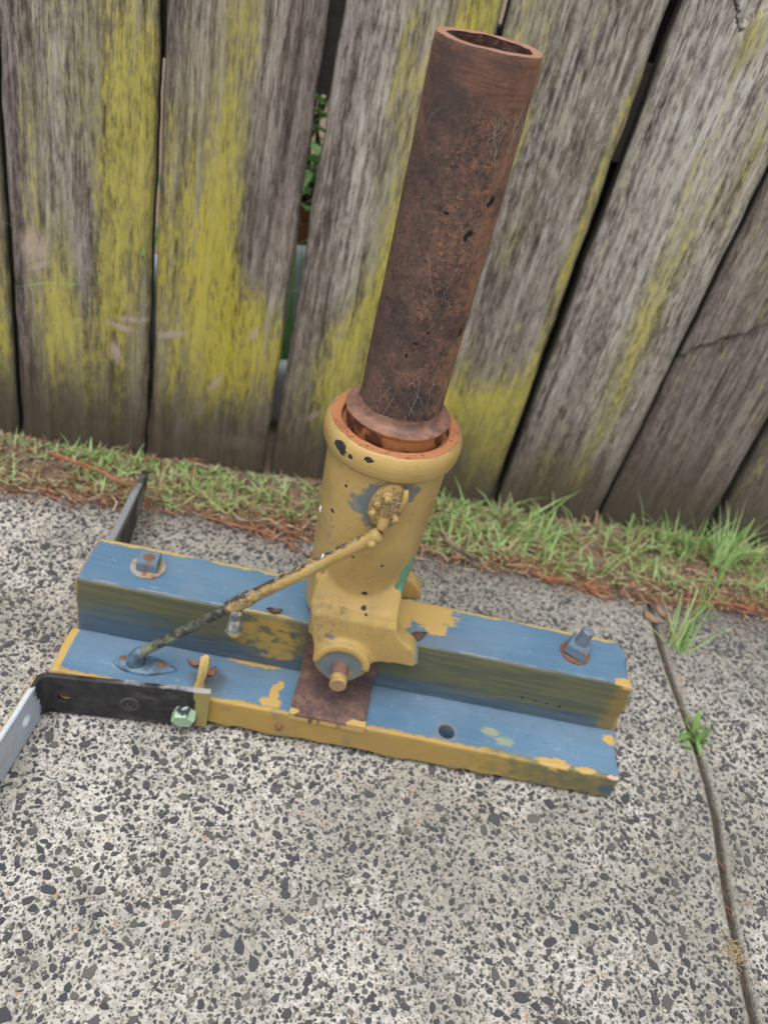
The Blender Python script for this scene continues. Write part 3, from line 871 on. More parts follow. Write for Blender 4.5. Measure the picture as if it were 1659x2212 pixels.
# ================================================================== GROUND BY THE FENCE AND BEYOND IT
FA = R(5.7222); FYo = 0.4338
def fw_pt(s, d, z):
    """point on the fence: s along it, d behind its face, z up"""
    return np.stack([s*math.cos(FA)-d*math.sin(FA), FYo+s*math.sin(FA)+d*math.cos(FA), z+0*s], -1)
def dip(x, y): return -.015*np.clip((y-edge_y(x))/(FYo+.1*x-edge_y(x)), 0, 1)     # the verge falls towards the fence
def grid_ground(name, x0, x1, y0f, y1f, nx, ny, amp, mat, zoff=0.0):
    xs = np.linspace(x0, x1, nx); V = []
    for x in xs:
        ya, yb = y0f(x), y1f(x); t = np.linspace(0, 1, ny); V.append(np.stack([np.full(ny, x), ya+(yb-ya)*t, np.full(ny, zoff)], 1))
    V = np.concatenate(V); V[:, 2] += vnoise(V, 22, 21, 3)*amp + dip(V[:, 0], V[:, 1])
    F = [(i*ny+j, (i+1)*ny+j, (i+1)*ny+j+1, i*ny+j+1) for i in range(nx-1) for j in range(ny-1)]
    return tag(mk(name, V, F, mat), kind='structure')
grid_ground('soil_strip', -3.5, 3.5, lambda x: edge_y(x)-.004, lambda x: .70+.1*x, 420, 30, .0035, MAT['soil'], -.0055)
grid_ground('garden_ground', -6, 6, lambda x: .69+.1*x, lambda x: 9.0, 60, 40, .01, MAT['soil'], -.004)
bed = grid_ground('base_ground', -30, 30, lambda x: -30, lambda x: 30, 4, 4, 0.0, MAT['soil'], -.10)

# ================================================================== FENCE
fence = thing('paling_fence', 'weathered grey timber paling fence streaked with yellow lichen', 'fence', (0, FYo, 0))
# (left bottom, left top, right bottom, right top) of each paling at z 0 and 0.55
PAL = [(-.960, -.962, -.812, -.812), (-.806, -.806, -.658, -.656), (-.652, -.650, -.5045, -.5005), (-.4980, -.4965, -.3535, -.3562), (-.3475, -.3505, -.2048, -.2080),
       (-.1960, -.1945, -.0540, -.0525), (-.0490, -.0466, .1000, .0955), (.1095, .1085, .2498, .2590), (.2605, .2660, .4138, .4030), (.4215, .4095, .566, .566), (.572, .572, .722, .724), (.728, .730, .88, .88), (.887, .886, 1.03, 1.03)]
# lichen: per paling, blobs in (u across 0..1, z, radius u, radius z, amount)
LI = {2: [(.8, .25, .4, .2, .35), (.7, .1, .4, .08, .35)],
      3: [(.93, .34, .20, .11, .85), (.80, .22, .22, .10, .45), (.12, .30, .10, .12, .30), (.25, .16, .22, .10, .35), (.55, .11, .45, .09, .42), (.62, .42, .2, .2, .25), (.45, .3, .5, .3, .12), (.52, .22, .08, .12, -.5), (.05, .2, .08, .3, -.4)],
      4: [(.50, .42, .14, .16, .60), (.15, .28, .22, .16, .50), (.42, .24, .20, .14, .55), (.75, .15, .30, .075, .95), (.3, .10, .30, .09, .40), (.32, .40, .12, .15, .15), (.86, .36, .22, .105, -1.3), (.05, .5, .2, .1, -.2)],
      5: [(.86, .40, .20, .22, .80), (.78, .24, .22, .14, .75), (.45, .13, .38, .09, .60), (.8, .12, .4, .12, .6), (.5, .45, .15, .12, .25), (.12, .33, .20, .14, -.7), (.40, .30, .15, .1, .15)],
      6: [(.75, .10, .40, .055, .75), (.95, .13, .14, .07, .8), (.3, .1, .5, .09, .55), (.97, .44, .05, .07, .7), (.95, .33, .06, .06, .5), (.15, .45, .15, .2, .35), (.97, .22, .05, .08, .4), (.45, .33, .08, .05, .3), (.5, .02, .5, .02, .3)],
      7: [(.62, .30, .12, .12, .38), (.66, .18, .14, .12, .42), (.8, .45, .15, .1, .25), (.45, .04, .25, .05, .38), (.5, .555, .10, .03, .5)],
      8: [(.5, .4, .3, .1, .2)]}
PALE = {2: .35, 3: .42, 4: .20, 5: .45, 6: .60, 7: .85, 8: .35, 9: .2}
DARK = {3: [(.0, .3, .12, .5, 1.1), (.55, .24, .09, .12, .7), (.30, .40, .05, .3, .4)], 4: [(.87, .36, .22, .11, 1.2), (.85, .5, .2, .1, .5)], 5: [(.08, .36, .16, .2, .6)], 6: [(.5, .25, .6, .2, .6)],
        7: [(.2, .3, .3, .3, .4), (.5, .04, .8, .13, .8)], 8: [(.5, .1, .7, .2, 1.1), (.4, .3, .6, .25, .8)], 9: [(.5, .15, .7, .3, .9)]}
SCAR = [(-.3906, .1174, .006, .016, 5), (-.385, .150, .018, .004, -12), (-.3709, .1616, .022, .0035, 8), (-.3322, .1511, .018, .005, 18), (-.4745, .2254, .014, .018, 20), (-.47, .205, .012, .004, 30),
        (-.275, .10, .004, .014, -25), (-.292, .060, .004, .014, -8), (-.238, .17, .004, .010, -20), (-.10, .095, .004, .014, -40), (-.155, .075, .004, .012, -40), (-.24, .02, .05, .012, 0), (-.31, .03, .008, .015, 0)]
SCR = [((.020, .53), (.09, .575)), ((.125, .450), (.185, .445)), ((.15, .40), (.20, .375)), ((.118, .375), (.16, .395)), ((.13, .30), (.19, .305)), ((.115, .552), (.16, .562)), ((.03, .455), (.055, .462)), ((.14, .25), (.17, .242))]
for pi, (lb, lt, rb, rt) in enumerate(PAL):
    zs = np.concatenate([np.linspace(-.028, .62, 208), np.linspace(.64, 1.20, 8)])
    nx = 52; u = np.linspace(0, 1, nx); nz = len(zs)
    Z, U = np.meshgrid(zs, u, indexing='ij')
    tz = Z/.55
    SL = lb+(lt-lb)*np.minimum(tz, 1.6); SR = rb+(rt-rb)*np.minimum(tz, 1.6)
    q = lambda a, b, c: np.c_[a.ravel(), b.ravel(), np.full(a.size, c)]
    nl = vnoise(q(Z*0+pi*3.1, Z*28, 1), 1, 31, 3).reshape(Z.shape)*.0011; nr = vnoise(q(Z*0+pi*5.3, Z*28, 2), 1, 37, 3).reshape(Z.shape)*.0011
    SS_ = SL+nl + (SR+nr-SL-nl)*U
    gr = vnoise(np.c_[SS_.ravel()*150, np.full(SS_.size, pi*7.7), Z.ravel()*7], 1, 41, 3).reshape(Z.shape)
    d = -gr*.0007
    em = np.minimum(U, 1-U)*(SR-SL)
    d += .0035*np.exp(-em/.0022)                        # rounded arrises
    d += .0015*math.sin(pi*2.3)*(2*U-1) + .0012*math.sin(pi*1.7+1)*((2*U-1)**2)
    d += (.0015*math.sin(pi*4.1))
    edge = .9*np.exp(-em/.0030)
    if pi == 7:      # torn pale flake at the top right, with a crack round it
        e1 = (SS_-.158)*.9 + (Z-.590)*.25; lim = (Z-.5635) - (SS_-.168)*.95
        fl = (lim > 0) & (SS_ > .155+ (.5815-Z)*.75)
        d += np.where(fl, .0035, 0.0)
        crack = np.abs(SS_-(.1545+(.5815-Z)*.78)) < .0016; crack &= (Z > .560)
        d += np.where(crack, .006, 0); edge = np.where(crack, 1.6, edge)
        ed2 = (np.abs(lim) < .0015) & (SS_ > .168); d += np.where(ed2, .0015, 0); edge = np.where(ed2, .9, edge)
    if pi == 8:      # a long splinter has gone below a ragged step
        w_ = vnoise(np.c_[SS_.ravel()*120, Z.ravel()*0, Z.ravel()*0], 1, 55, 2).reshape(Z.shape)*.004
        stepz = .2475+(SS_-.2745)*.72+w_
        gone = (Z < stepz)
        d += np.where(gone, .0040, 0.0)*np.exp(-np.maximum(U-.55, 0)/.15)
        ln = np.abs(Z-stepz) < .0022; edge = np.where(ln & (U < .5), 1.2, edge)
    zb = .004 + .004*vnoise(q(SS_*60, Z*0, 3), 1, 61, 2).reshape(Z.shape)
    Zr = np.where(Z < .03, Z + zb*(1-(Z+.028)/.058), Z)
    front = fw_pt(SS_.ravel(), d.ravel(), Zr.ravel()); back = fw_pt(SS_.ravel(), np.full(SS_.size, .019), Zr.ravel())
    lich = np.zeros(Z.shape)
    for (u0, z0, ru, rz, am) in LI.get(pi, []):
        e = np.exp(-np.maximum(0, ((U-u0)/ru)**2+((Z-z0)/rz)**2)**1.3*.9); lich += am*e
    if pi == 4: lich -= 2.0*np.where((U > .60+.04*np.sin(Z*60)) & (Z > .246+.006*np.sin(U*40)) & (Z < .47), 1, 0)*np.clip((U-.60)/.05, 0, 1)
    dk = np.zeros(Z.shape)
    for (u0, z0, ru, rz, am) in DARK.get(pi, []): dk += am*np.exp(-(((U-u0)/ru)**2+((Z-z0)/rz)**2))
    pl = np.full(Z.shape, PALE.get(pi, .2))*(.45+.75*np.clip(Z/.45, 0, 1))
    if pi == 7:
        pl += .8*np.exp(-((U-.62-.0*Z)/.18)**2)*np.clip(Z/.3, 0, 1); pl = np.where(fl, 1.5, pl); lich = np.where(fl, lich*.6, lich)
    if pi == 3: pl += .35*np.exp(-((U-.38)/.12)**2)
    if pi == 5: pl += .35*np.exp(-((U-.35)/.10)**2)*np.clip(Z/.3, 0, 1)
    scar = np.zeros(Z.shape)
    for (s0, z0, rs_, rz, an) in SCAR:
        ca, sa = math.cos(R(an)), math.sin(R(an)); a_ = ((SS_-s0)*ca+(Z-z0)*sa)/rs_; b_ = (-(SS_-s0)*sa+(Z-z0)*ca)/rz
        scar = np.maximum(scar, np.exp(-(a_**2+b_**2)**2))
    for (a_, b_) in SCR:
        A_, B_ = np.array(a_), np.array(b_); L_ = np.linalg.norm(B_-A_); dd = (B_-A_)/L_
        px_, pz_ = SS_-A_[0], Z-A_[1]; tt = px_*dd[0]+pz_*dd[1]; nn = -px_*dd[1]+pz_*dd[0] + .003*np.sin(tt*90)
        scar = np.maximum(scar, .40*np.exp(-(nn/.0013)**2)*(.55+.45*np.sin(tt*170+nn*900))*((tt > 0) & (tt < L_)))
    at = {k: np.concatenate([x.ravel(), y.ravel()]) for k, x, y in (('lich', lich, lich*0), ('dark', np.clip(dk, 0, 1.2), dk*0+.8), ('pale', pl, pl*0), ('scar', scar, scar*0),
          ('ss', SS_, SS_+1), ('zz', Zr, Zr), ('edge', edge, edge*0+2.6), ('seed', Z*0+pi*.37+.1, Z*0+pi*.37+.5))}  # high edge value on back verts paints gap shade onto the side faces
    n0 = nz*nx
    idx = np.arange(n0).reshape(nz, nx)
    F = []
    a0, a1, b0, b1 = idx[:-1, :-1].ravel(), idx[:-1, 1:].ravel(), idx[1:, :-1].ravel(), idx[1:, 1:].ravel()
    F += list(zip(a0, a1, b1, b0))
    for j in range(nz-1):
        l0, l1, r0, r1 = idx[j, 0], idx[j+1, 0], idx[j, -1], idx[j+1, -1]
        F.append((l1, l1+n0, l0+n0, l0)); F.append((r0, r0+n0, r1+n0, r1)); F.append((l0+n0, l1+n0, r1+n0, r0+n0))
    F.append(tuple(idx[0, ::-1])+tuple(idx[0]+n0)); F.append(tuple(idx[-1])+tuple(idx[-1, ::-1]+n0))
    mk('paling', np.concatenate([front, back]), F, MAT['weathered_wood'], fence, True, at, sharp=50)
def rail(z0, z1):
    m = MB(); s = np.linspace(-1.1, 1.2, 24)
    sect = [(.0195, z0), (.0195, z1), (.066, z1), (.066, z0)]
    V = np.concatenate([np.stack([fw_pt(np.array(x), np.array(d), np.array(z)) for d, z in sect]) for x in s])
    F = [(i*4+k, i*4+(k+1) % 4, (i+1)*4+(k+1) % 4, (i+1)*4+k) for i in range(len(s)-1) for k in range(4)] + [(0, 1, 2, 3), tuple(range(len(V)-1, len(V)-5, -1))]
    mk('rail', V, F, MAT['dark_wood'], fence, False)
rail(.425, .515)
pv = [np.stack([fw_pt(np.array(s_), np.array(d_), np.array(z_)) for s_, d_ in ((.075, .0665), (.175, .0665), (.175, .166), (.075, .166))]) for z_ in np.linspace(-.1, 1.18, 14)]
mk('added_gap_post', np.concatenate(pv), [(i*4+k, i*4+(k+1) % 4, (i+1)*4+(k+1) % 4, (i+1)*4+k) for i in range(13) for k in range(4)] + [(3, 2, 1, 0), (52, 53, 54, 55)], MAT['dark_wood'], fence, False)  # added behind a gap to hide the bright ground and keep the gap dark
rail(1.02, 1.11)

# ================================================================== THE STAND
JL = (-0.065, 0.052, 0.0)
stand = thing('pipe_stand', 'rusty steel pipe in a yellow cast swivel foot on a blue stepped base', 'pipe stand', JL)

def beam(name, x0, x1, y0, y1, zb, zt, mat, top_drop=None, seed=0, endR=None):
    """timber with worn arrises, swept along x"""
    r = .0022; pts = []
    def arc(cy, cz, a0, a1, k=4):
        for i in range(k+1):
            a = a0+(a1-a0)*i/k; pts.append((cy+r*math.cos(a), cz+r*math.sin(a)))
    def line(a, b, st=.004):
        k = int(math.dist(a, b)/st)
        for i in range(1, k): pts.append((a[0]+(b[0]-a[0])*i/k, a[1]+(b[1]-a[1])*i/k))
    arc(y1-r, zb+r, -np.pi/2, 0); line(pts[-1], (y1, zt-r)); arc(y1-r, zt-r, 0, np.pi/2); line(pts[-1], (y0+r, zt))
    arc(y0+r, zt-r, np.pi/2, np.pi); line(pts[-1], (y0, zb+r)); arc(y0+r, zb+r, np.pi, 1.5*np.pi); line(pts[-1], (y1-r, zb))
    P = np.array(pts); n = len(P); c = P.mean(0)
    xs = np.concatenate([[x0, x0+.0006, x0+.0018, x0+.0036], np.arange(x0+.007, x1-.0065, .0035), [x1-.0036, x1-.0018, x1-.0006, x1]])
    V = []
    for i, x in enumerate(xs):
        e = min(x-x0, x1-x); ins = max(0, .0036-e)/.0036; k = .0028*(1-math.sqrt(max(0, 1-ins*ins)))
        d = P-c; L = np.abs(d)
        Q = P - np.sign(d)*k
        X = np.full(n, x)
        V.append(np.c_[X, Q])
    V = np.concatenate(V)
    # irregular sawn ends
    fr = np.clip((V[:, 0]-(x1-.05))/.05, 0, 1)
    e = vnoise(np.c_[V[:, 0]*0, V[:, 1:]], 75, seed, 2)*.0030 + (endR(V[:, 1], V[:, 2]) if endR else 0)
    V[:, 0] += fr**2*e
    fl = np.clip(((x0+.05)-V[:, 0])/.05, 0, 1); V[:, 0] += fl**2*vnoise(np.c_[V[:, 0]*0, V[:, 1:]], 60, seed+3, 2)*.0012
    nrm = V[:, 1:]-c; nrm = nrm/np.linalg.norm(nrm, axis=1, keepdims=True)
    V[:, 1:] += nrm*(vnoise(V, 45, seed+5, 3)*.0004)[:, None]
    # ragged lower front arris
    lo = np.clip((zb+.006-V[:, 2])/.006, 0, 1)*np.clip((y0+.006-V[:, 1])/.006, 0, 1)
    V[:, 2] += lo*(np.abs(vnoise(np.c_[V[:, 0], V[:, 0]*0, V[:, 0]*0], 40, seed+9, 3))*.0055+.0012)
    if top_drop: V[:, 2] += top_drop(V)
    F = []
    m = len(xs)
    for i in range(m-1):
        for k in range(n): F.append((i*n+k, i*n+(k+1) % n, (i+1)*n+(k+1) % n, (i+1)*n+k))
    F.append(tuple(range(n-1, -1, -1))); F.append(tuple(range((m-1)*n, m*n)))
    F = [f[::-1] for f in F] if False else F
    return mk(name, V, F, mat, stand, True, sharp=60)
def drop(V):
    t = np.clip((V[:, 0]+.02)/.20, 0, 1); f = np.clip((.045-V[:, 1])/.045, 0, 1); return -.0055*t*f*np.clip(V[:, 2]/H1, 0, 1)
lower = beam('lower_beam', -.3115, .1815, 0.0, Y1+.001, .0006, H1, MAT['lower_paint'], drop, 3, lambda y, z: np.clip((y-.03)/.02, 0, 1)*.003)
cut(lower, [cyl((.0238, .0134, -.01), (0, 0, 1), .0072, .08, 28)])
for p in lower.data.polygons: p.use_smooth = True
lower.data.set_sharp_from_angle(angle=R(50))
def endU(y, z): return np.where((y > .09), -.0065*np.clip((y-.09)/.012, 0, 1)**1.5, 0) + np.where(z < .05, .003, 0) - .001*np.clip((z-.088)/.006, 0, 1)
upper = beam('upper_beam', -.3075, .1785, Y1, Y2, .0006, H2, MAT['upper_paint'], None, 13, endU)

# rust plate: lies on the lower step, turns up the riser
pl = [(-.0012, H1-.0045), (-.0012, H1+.0030), (.004, H1+.0036), (.040, H1+.0036), (.0446, H1+.0052), (.0455, H1+.009), (.0455, H2-.004), (.0482, H2-.004), (.0482, H1+.006), (.0470, H1+.0012), (.044, H1+.0006), (.0016, H1+.0006), (.0014, H1-.0045)]
xs = np.linspace(-.1125, -.0475, 20); n = len(pl)
V = np.concatenate([np.c_[np.full(n, x), np.array(pl)] for x in xs]); V[:, 0] += (V[:, 1])*.06
V += (vnoise(V, 120, 3)*.0003)[:, None]
F = [(i*n+k, (i+1)*n+k, (i+1)*n+(k+1) % n, i*n+(k+1) % n) for i in range(len(xs)-1) for k in range(n)] + [tuple(range(n)), tuple(range(len(V)-1, len(V)-n-1, -1))]
mk('rust_plate', V, F, MAT['rust_plate'], stand, True, sharp=35)

def rough(VF, amp, sc_=250, seed=1):
    V, F = VF; V = np.array(V); c = V.mean(0); V = V+(vnoise(V, sc_, seed, 2)*amp)[:, None]*((V-c)/(np.linalg.norm(V-c, axis=1, keepdims=True)+1e-9)); return V, F

# swivel casting: sleeve, arched body, front and rear cheeks with toes, pin boss
YF = .027
bossC = (-.079, .0825); BR = .0235
arc = [(bossC[0]+BR*math.cos(a), bossC[1]+BR*math.sin(a)) for a in np.linspace(math.pi, 2*math.pi, 14)]
OUT = [(-.1120, .163), (-.1130, .150), (-.1120, .130), (-.1088, .110), (-.1045, .092)] + arc + [(-.0542, .0850), (-.045, .0880), (-.0190, .0900), (-.0165, .0945), (-.0185, .1020), (-.0245, .1090), (-.0330, .1140), (-.0400, .1220), (-.0425, .134), (-.0435, .150), (-.0455, .163)]
REAR = [(-.112, .163), (-.113, .15), (-.112, .120), (-.118, .108), (-.125, .100), (-.125, .092), (-.10, .088), (-.055, .088), (-.019, .0890), (-.0155, .0945), (-.0185, .103), (-.0245, .1100), (-.034, .115), (-.041, .1235), (-.0425, .135), (-.0435, .150), (-.0455, .163)]
sleeve = [(.0005, .100), (.0405, .100), (.0410, .140), (.0422, .170), (.0438, .205), (.0450, .245), (.0455, .274), (.0005, .274)]
V, F = lathe(densify(sleeve, .006), 72); S1 = (ax(V), F)
def cheek(poly, layers, zt0, k):
    """stack of copies of an outline; its top slopes up towards the sleeve"""
    P = np.asarray(poly, float); n = len(P); V = []; F = []
    for i, y in enumerate(layers):
        zt = zt0+(y-layers[0])*k; V.append(np.c_[P[:, 0], np.full(n, y), np.minimum(P[:, 1], zt)])
    m = len(layers)
    for i in range(m-1):
        for q in range(n): F.append((i*n+q, i*n+(q+1) % n, (i+1)*n+(q+1) % n, (i+1)*n+q))
    F += [tuple(range(n-1, -1, -1)), tuple(range((m-1)*n, m*n))]
    return np.concatenate(V), F
OUT2 = [(x, z+.012 if z > .160 else z) for x, z in OUT]
front_plate = cheek(OUT, [YF, YF+.005, YF+.010, YF+.015, YF+.019], .128, 1.5)
mid_poly = [(-.1125, .172), (-.1145, .150), (-.1125, .120), (-.111, .1005), (-.047, .1005), (-.0435, .120), (-.0435, .15), (-.0455, .172)]
S3 = cheek(mid_poly, list(np.linspace(YF+.004, .085, 12)), .136, .62); S3b = cheek(mid_poly, list(np.linspace(.085, .122, 6)), .165, -.5)
S4 = prism(REAR, .108, .124)
ang = np.linspace(R(-4), R(184), 22); ro, ri = BR+.0006, BR-.0062
hood_poly = [(bossC[0]+ro*math.cos(a), bossC[1]+ro*math.sin(a)) for a in ang] + [(bossC[0]+ri*math.cos(a), bossC[1]+ri*math.sin(a)*.92) for a in ang[::-1]]
S5 = prism(hood_poly, .0185, .034)
S6 = cyl((bossC[0], .0235, bossC[1]), (0, 1, 0), BR-.0005, .03, 40)
me = solidify_union([S1, front_plate, S3, S3b, S4, S5, S6], .0015, 14)
me.name = 'swivel_casting'; me.materials.append(MAT['yellow_casting'])
casting = place(bpy.data.objects.new('swivel_casting', me), stand)
m = MB(); gg = np.random.default_rng(2)
for c_, L_ in (((-.0895, .0262, .1435), .0042), ((-.0865, .0260, .1425), .0036), ((-.0885, .0255, .1405), .0030)):
    m.add(*rough(dome(c_, (0, -1, .4), L_*.5, L_*.35, 10, 4), .0006, 300, 4))
for a_, z_ in ((-36, .2555), (-30, .232), (-45, .262), (24, .21), (-10, .176), (35, .236), (-25, .2), (8, .168)):
    c_ = axcyl(a_, .0440 if z_ < .21 else .0453, z_); m.add(*rough(dome(c_, axdir(a_), .0011, .0007, 8, 3), .0003, 400, 4))
m.build('paint_crumbs', MAT['yellow_paint'], casting)['kind'] = 'stuff'
mk('boss_disc', *cyl((bossC[0], .0206, bossC[1]-.0012), (0, 1, 0), .0188, .006, 40, .0008), MAT['disc_paint'], stand, True, sharp=40)
pinm = MB(); V, F = tube([(bossC[0]+.0005, .024, bossC[1]-.003), (bossC[0]+.0002, .013, bossC[1]-.0035)], .0060, 28, False); pinm.add(V, F)
pin_mat = material('pin_steel', lambda: (lambda v, b: dict(c=mix(ss(sep(v)[1], .0006, .0003), mix(ss(sep(v)[1]+(b-.5)*.004, .0085, .0078), mix(b, (.15, .075, .06), (.30, .17, .13)), mix(ss(b, .42, .6), (.44, .30, .10), (.33, .20, .08))), mix(b, (.25, .17, .09), (.36, .25, .13))), r=.55, n=bump(b, .0004, .4)))(co(), noise(co(), 120, 4)))
V, F = lathe([(0, -.0205), (.0064, -.0205), (.0071, -.0197), (.0071, -.0105), (.0067, -.0097), (.0067, .004)], 32)
P = np.c_[V[:, 0]+bossC[0], V[:, 2]+.0205, V[:, 1]+bossC[1]-.002]
mk('pin', P, F, pin_mat, stand, True, sharp=35)

# collar bead, rust ring, pipe with its flange
prof = [(.0440, .264), (.0458, .2665), (.0478, .2680), (.0497, .2705), (.0510, .2745), (.0515, .279), (.0512, .2825), (.0502, .2858), (.0490, .2880), (.0478, .2892), (.0470, .2890), (.0465, .286)]
V, F = lathe(densify(prof, .0012), 110); V = ax(V); V += (vnoise(V, 70, 4, 2)*.0003)[:, None]; mk('collar', V, F, MAT['yellow_collar'], stand)
prof = [(.0472, .285), (.0472, .2890), (.0466, .2897), (.0405, .2893), (.0395, .2885), (.0393, .284), (.0360, .2835)]
V, F = lathe(densify(prof, .001), 110); V = ax(V); V += (vnoise(V, 160, 4, 2)*.0002)[:, None]; mk('collar_ring', V, F, MAT['orange_rust'], stand, True, sharp=50)
prof = [(.0362, .2837), (.0364, .2960), (.0374, .2968), (.0383, .2978), (.0385, .2988), (.0380, .2997), (.0352, .3002), (.0328, .3008), (.0313, .3019), (.0304, .3038), (.0298, .3080)]
V, F = lathe(densify(prof, .001), 110); V = ax(V); V += (vnoise(V, 120, 8, 2)*.00025)[:, None]; mk('pipe_flange', V, F, MAT['flange_rust'], stand, True, sharp=60)
prof = densify([(.0297, .307), (.0298, .530), (.0294, .5318)], .0016)
V, F = lathe(prof, 160); V += V*np.array([1, 1, 0])*(vnoise(V, 60, 12, 3)*.006)[:, None]
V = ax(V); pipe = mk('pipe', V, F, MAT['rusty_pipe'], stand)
prof = densify([(.0294, .5318), (.0288, .5324), (.0245, .5324), (.0238, .5318)], .0012)
V, F = lathe(prof, 120); V[:, 2] += vnoise(V, 90, 5, 2)*.0004; V *= 1+np.array([1, 1, 0])*(vnoise(np.c_[V[:, :2], V[:, 2]*0], 70, 6, 3)*.010)[:, None]*(np.hypot(V[:, 0], V[:, 1]) < .0265)[:, None]; mk('rim', ax(V), F, MAT['pipe_rim'], pipe)
prof = densify([(.0238, .5318), (.0236, .42), (.0001, .42)], .002)
V, F = lathe(prof, 100); V += V*np.array([1, 1, 0])*(vnoise(V, 160, 15, 3)*.02)[:, None]; mk('bore', ax(V), F, MAT['pipe_bore'], pipe)

# lug plate on the sleeve with its studs
def nutsolid(c, sides, r_, h, rot_, tilt=(0, 0, 1)):
    u, w, t = frame(tilt); a = np.linspace(0, 2*np.pi, sides, endpoint=False)+rot_
    rows = [(r_*.93, 0), (r_, h*.10), (r_, h*.84), (r_*.92, h)]
    V = np.concatenate([np.asarray(c)+zz*t+rr*(np.outer(np.cos(a), u)+np.outer(np.sin(a), w)) for rr, zz in rows])
    F = [(i*sides+k, i*sides+(k+1) % sides, (i+1)*sides+(k+1) % sides, (i+1)*sides+k) for i in range(3) for k in range(sides)] + [tuple(range(3*sides, 4*sides)), tuple(range(sides-1, -1, -1))]
    return V, F
def on_sleeve(du, dz, r):   # metres round and along, centred on the lug
    return axcyl(5+math.degrees(du/.0450), r, .2475+dz)
lm = MB(); K = 9; N = 36; V = []; F = []
rings = [(0, .0492), (.5, .0492), (.85, .0490), (.96, .0484), (1.0, .0472), (1.0, .0435)]
tl = R(-12)
for f, r_ in rings:
    for k in range(N):
        a = 2*np.pi*k/N; x_ = .0112*math.cos(a)*f; z_ = .0200*math.sin(a)*f
        V.append(on_sleeve(x_*math.cos(tl)-z_*math.sin(tl), x_*math.sin(tl)+z_*math.cos(tl), r_))
V = np.array(V); V += (vnoise(V, 200, 3, 2)*.0004)[:, None]*axdir(5)
for i in range(len(rings)-1):
    for k in range(N): F.append((i*N+k, (i+1)*N+k, (i+1)*N+(k+1) % N, i*N+(k+1) % N))
CRUST = material('crusty_paint', lambda: (lambda v, b, c: dict(c=mix(ss(c, .54, .62), mix(b, (.50, .35, .13), (.38, .26, .10)), (.15, .11, .07)), r=.7, n=bump(b+c, .0010, .8)))(co(), noise(co(), 300, 5, .7), noise(co(), 420, 4, .7)))
lug = mk('lug_plate', V, F, CRUST, stand)
nd = axdir(5)
m = MB()
m.add(*rough(nutsolid(on_sleeve(-.0005, .0095, .0488), 6, .0046, .0030, .3, nd), .0004)); m.add(*rough(cyl(on_sleeve(-.0005, .0095, .0512), nd, .0026, .0042, 12, .0006), .0004))
m.build('bolt', CRUST, lug)
m = MB(); m.add(*rough(cyl(on_sleeve(-.0072, -.0045, .049), nd-.35*EX, .0023, .0066, 12, .0005), .0003)); m.add(*rough(nutsolid(on_sleeve(-.0056, .0005, .0484), 6, .0033, .0026, .1, nd), .0004)); m.build('bolt', CRUST, lug)
m = MB(); m.add(*rough(cyl(on_sleeve(.0062, -.006, .049), nd+.2*EX-.2*TT, .0025, .0078, 12, .0006), .0003)); m.add(*rough(nutsolid(on_sleeve(.0056, -.0015, .0484), 6, .0030, .0024, .5, nd), .0004)); m.build('bolt', CRUST, lug)
V, F = tube([on_sleeve(.0100, .017, .0500), on_sleeve(.0105, .010, .0512), on_sleeve(.0092, .000, .0508), on_sleeve(.0080, -.005, .0500)], [.0018, .0024, .0022, .0012], 10); mk('retaining_strip', V, F, MAT['yellow_paint'], lug)
# tab that carries the brace
V, F = tube([on_sleeve(.0010, -.010, .0480), on_sleeve(.0005, -.015, .0500), on_sleeve(-.0005, -.0185, .0545)], [.0040, .0042, .0036], 14, squash=1.0); mk('tab', V, F, MAT['yellow_paint'], lug)

# brace: tube above, rod below
Pe = on_sleeve(-.0005, -.0195, .0565); Pj = np.array([-.1765, .0215, .1215]); Pf = np.array([-.2450, .0220, .0480])
dt = (Pe-Pj)/np.linalg.norm(Pe-Pj)
k = np.linspace(0, 1, 46); pts = Pj+np.outer(k, Pe-Pj)
rad = np.where(k < .16, .0060, .0052); rad = rad + np.exp(-((k-.13)/.05)**2)*.0006; rad[0] = .0055; rad[-1] = .0046; rad[-2] = .0058
V, F = tube(pts, rad, 26); V = V + (vnoise(V, 120, 6, 2)*.00035)[:, None]*np.array([.3, -.6, .7])
brace = mk('brace_tube', V, F, MAT['brace_paint'], stand)
side = np.cross(dt, [0, 0, 1.0]); side /= np.linalg.norm(side); side = side if side[1] < 0 else -side
mk('rivet', *dome(Pe-dt*.0065+side*.0045+np.array([0, 0, -.002]), side+np.array([0, -.1, -.25]), .0036, .0040), MAT['yellow_paint'], brace)
tb = Pj+dt*.010+side*.003+np.array([0, 0, -.004])
te = np.array([-.1690, .0140, .0985])
V, F = tube([tb, tb+(te-tb)*.15, tb+(te-tb)*.28, tb+(te-tb)*.36, tb+(te-tb)*.55, tb+(te-tb)*.78, tb+(te-tb)*.95, te], [.0048, .0050, .0042, .0046, .0066, .0070, .0050, .0018], 14, squash=.70)
thumb_mat = material('thumb_paint', lambda: (lambda v, b: dict(c=mix(mx(ss(sep(v)[2]+(b-.5)*.014, .1070, .1040)*ss(sep(v)[0]+(b-.5)*.006, -.1715, -.1695), ss(b, .56, .60)), mix(ss(b, .4, .62), (.10, .10, .10), (.24, .29, .33)), YEL), r=.45, n=bump(b, .0005, .5)))(co(), noise(co(), 170, 4)))
mk('thumb_screw', V, F, thumb_mat, brace)
V, F = tube(Pf+np.outer(np.linspace(0, 1.02, 30), Pj-Pf), .0041, 16); V += (vnoise(V, 120, 7, 2)*.0004)[:, None]
mk('brace_rod', V, F, MAT['rod_paint'], stand)
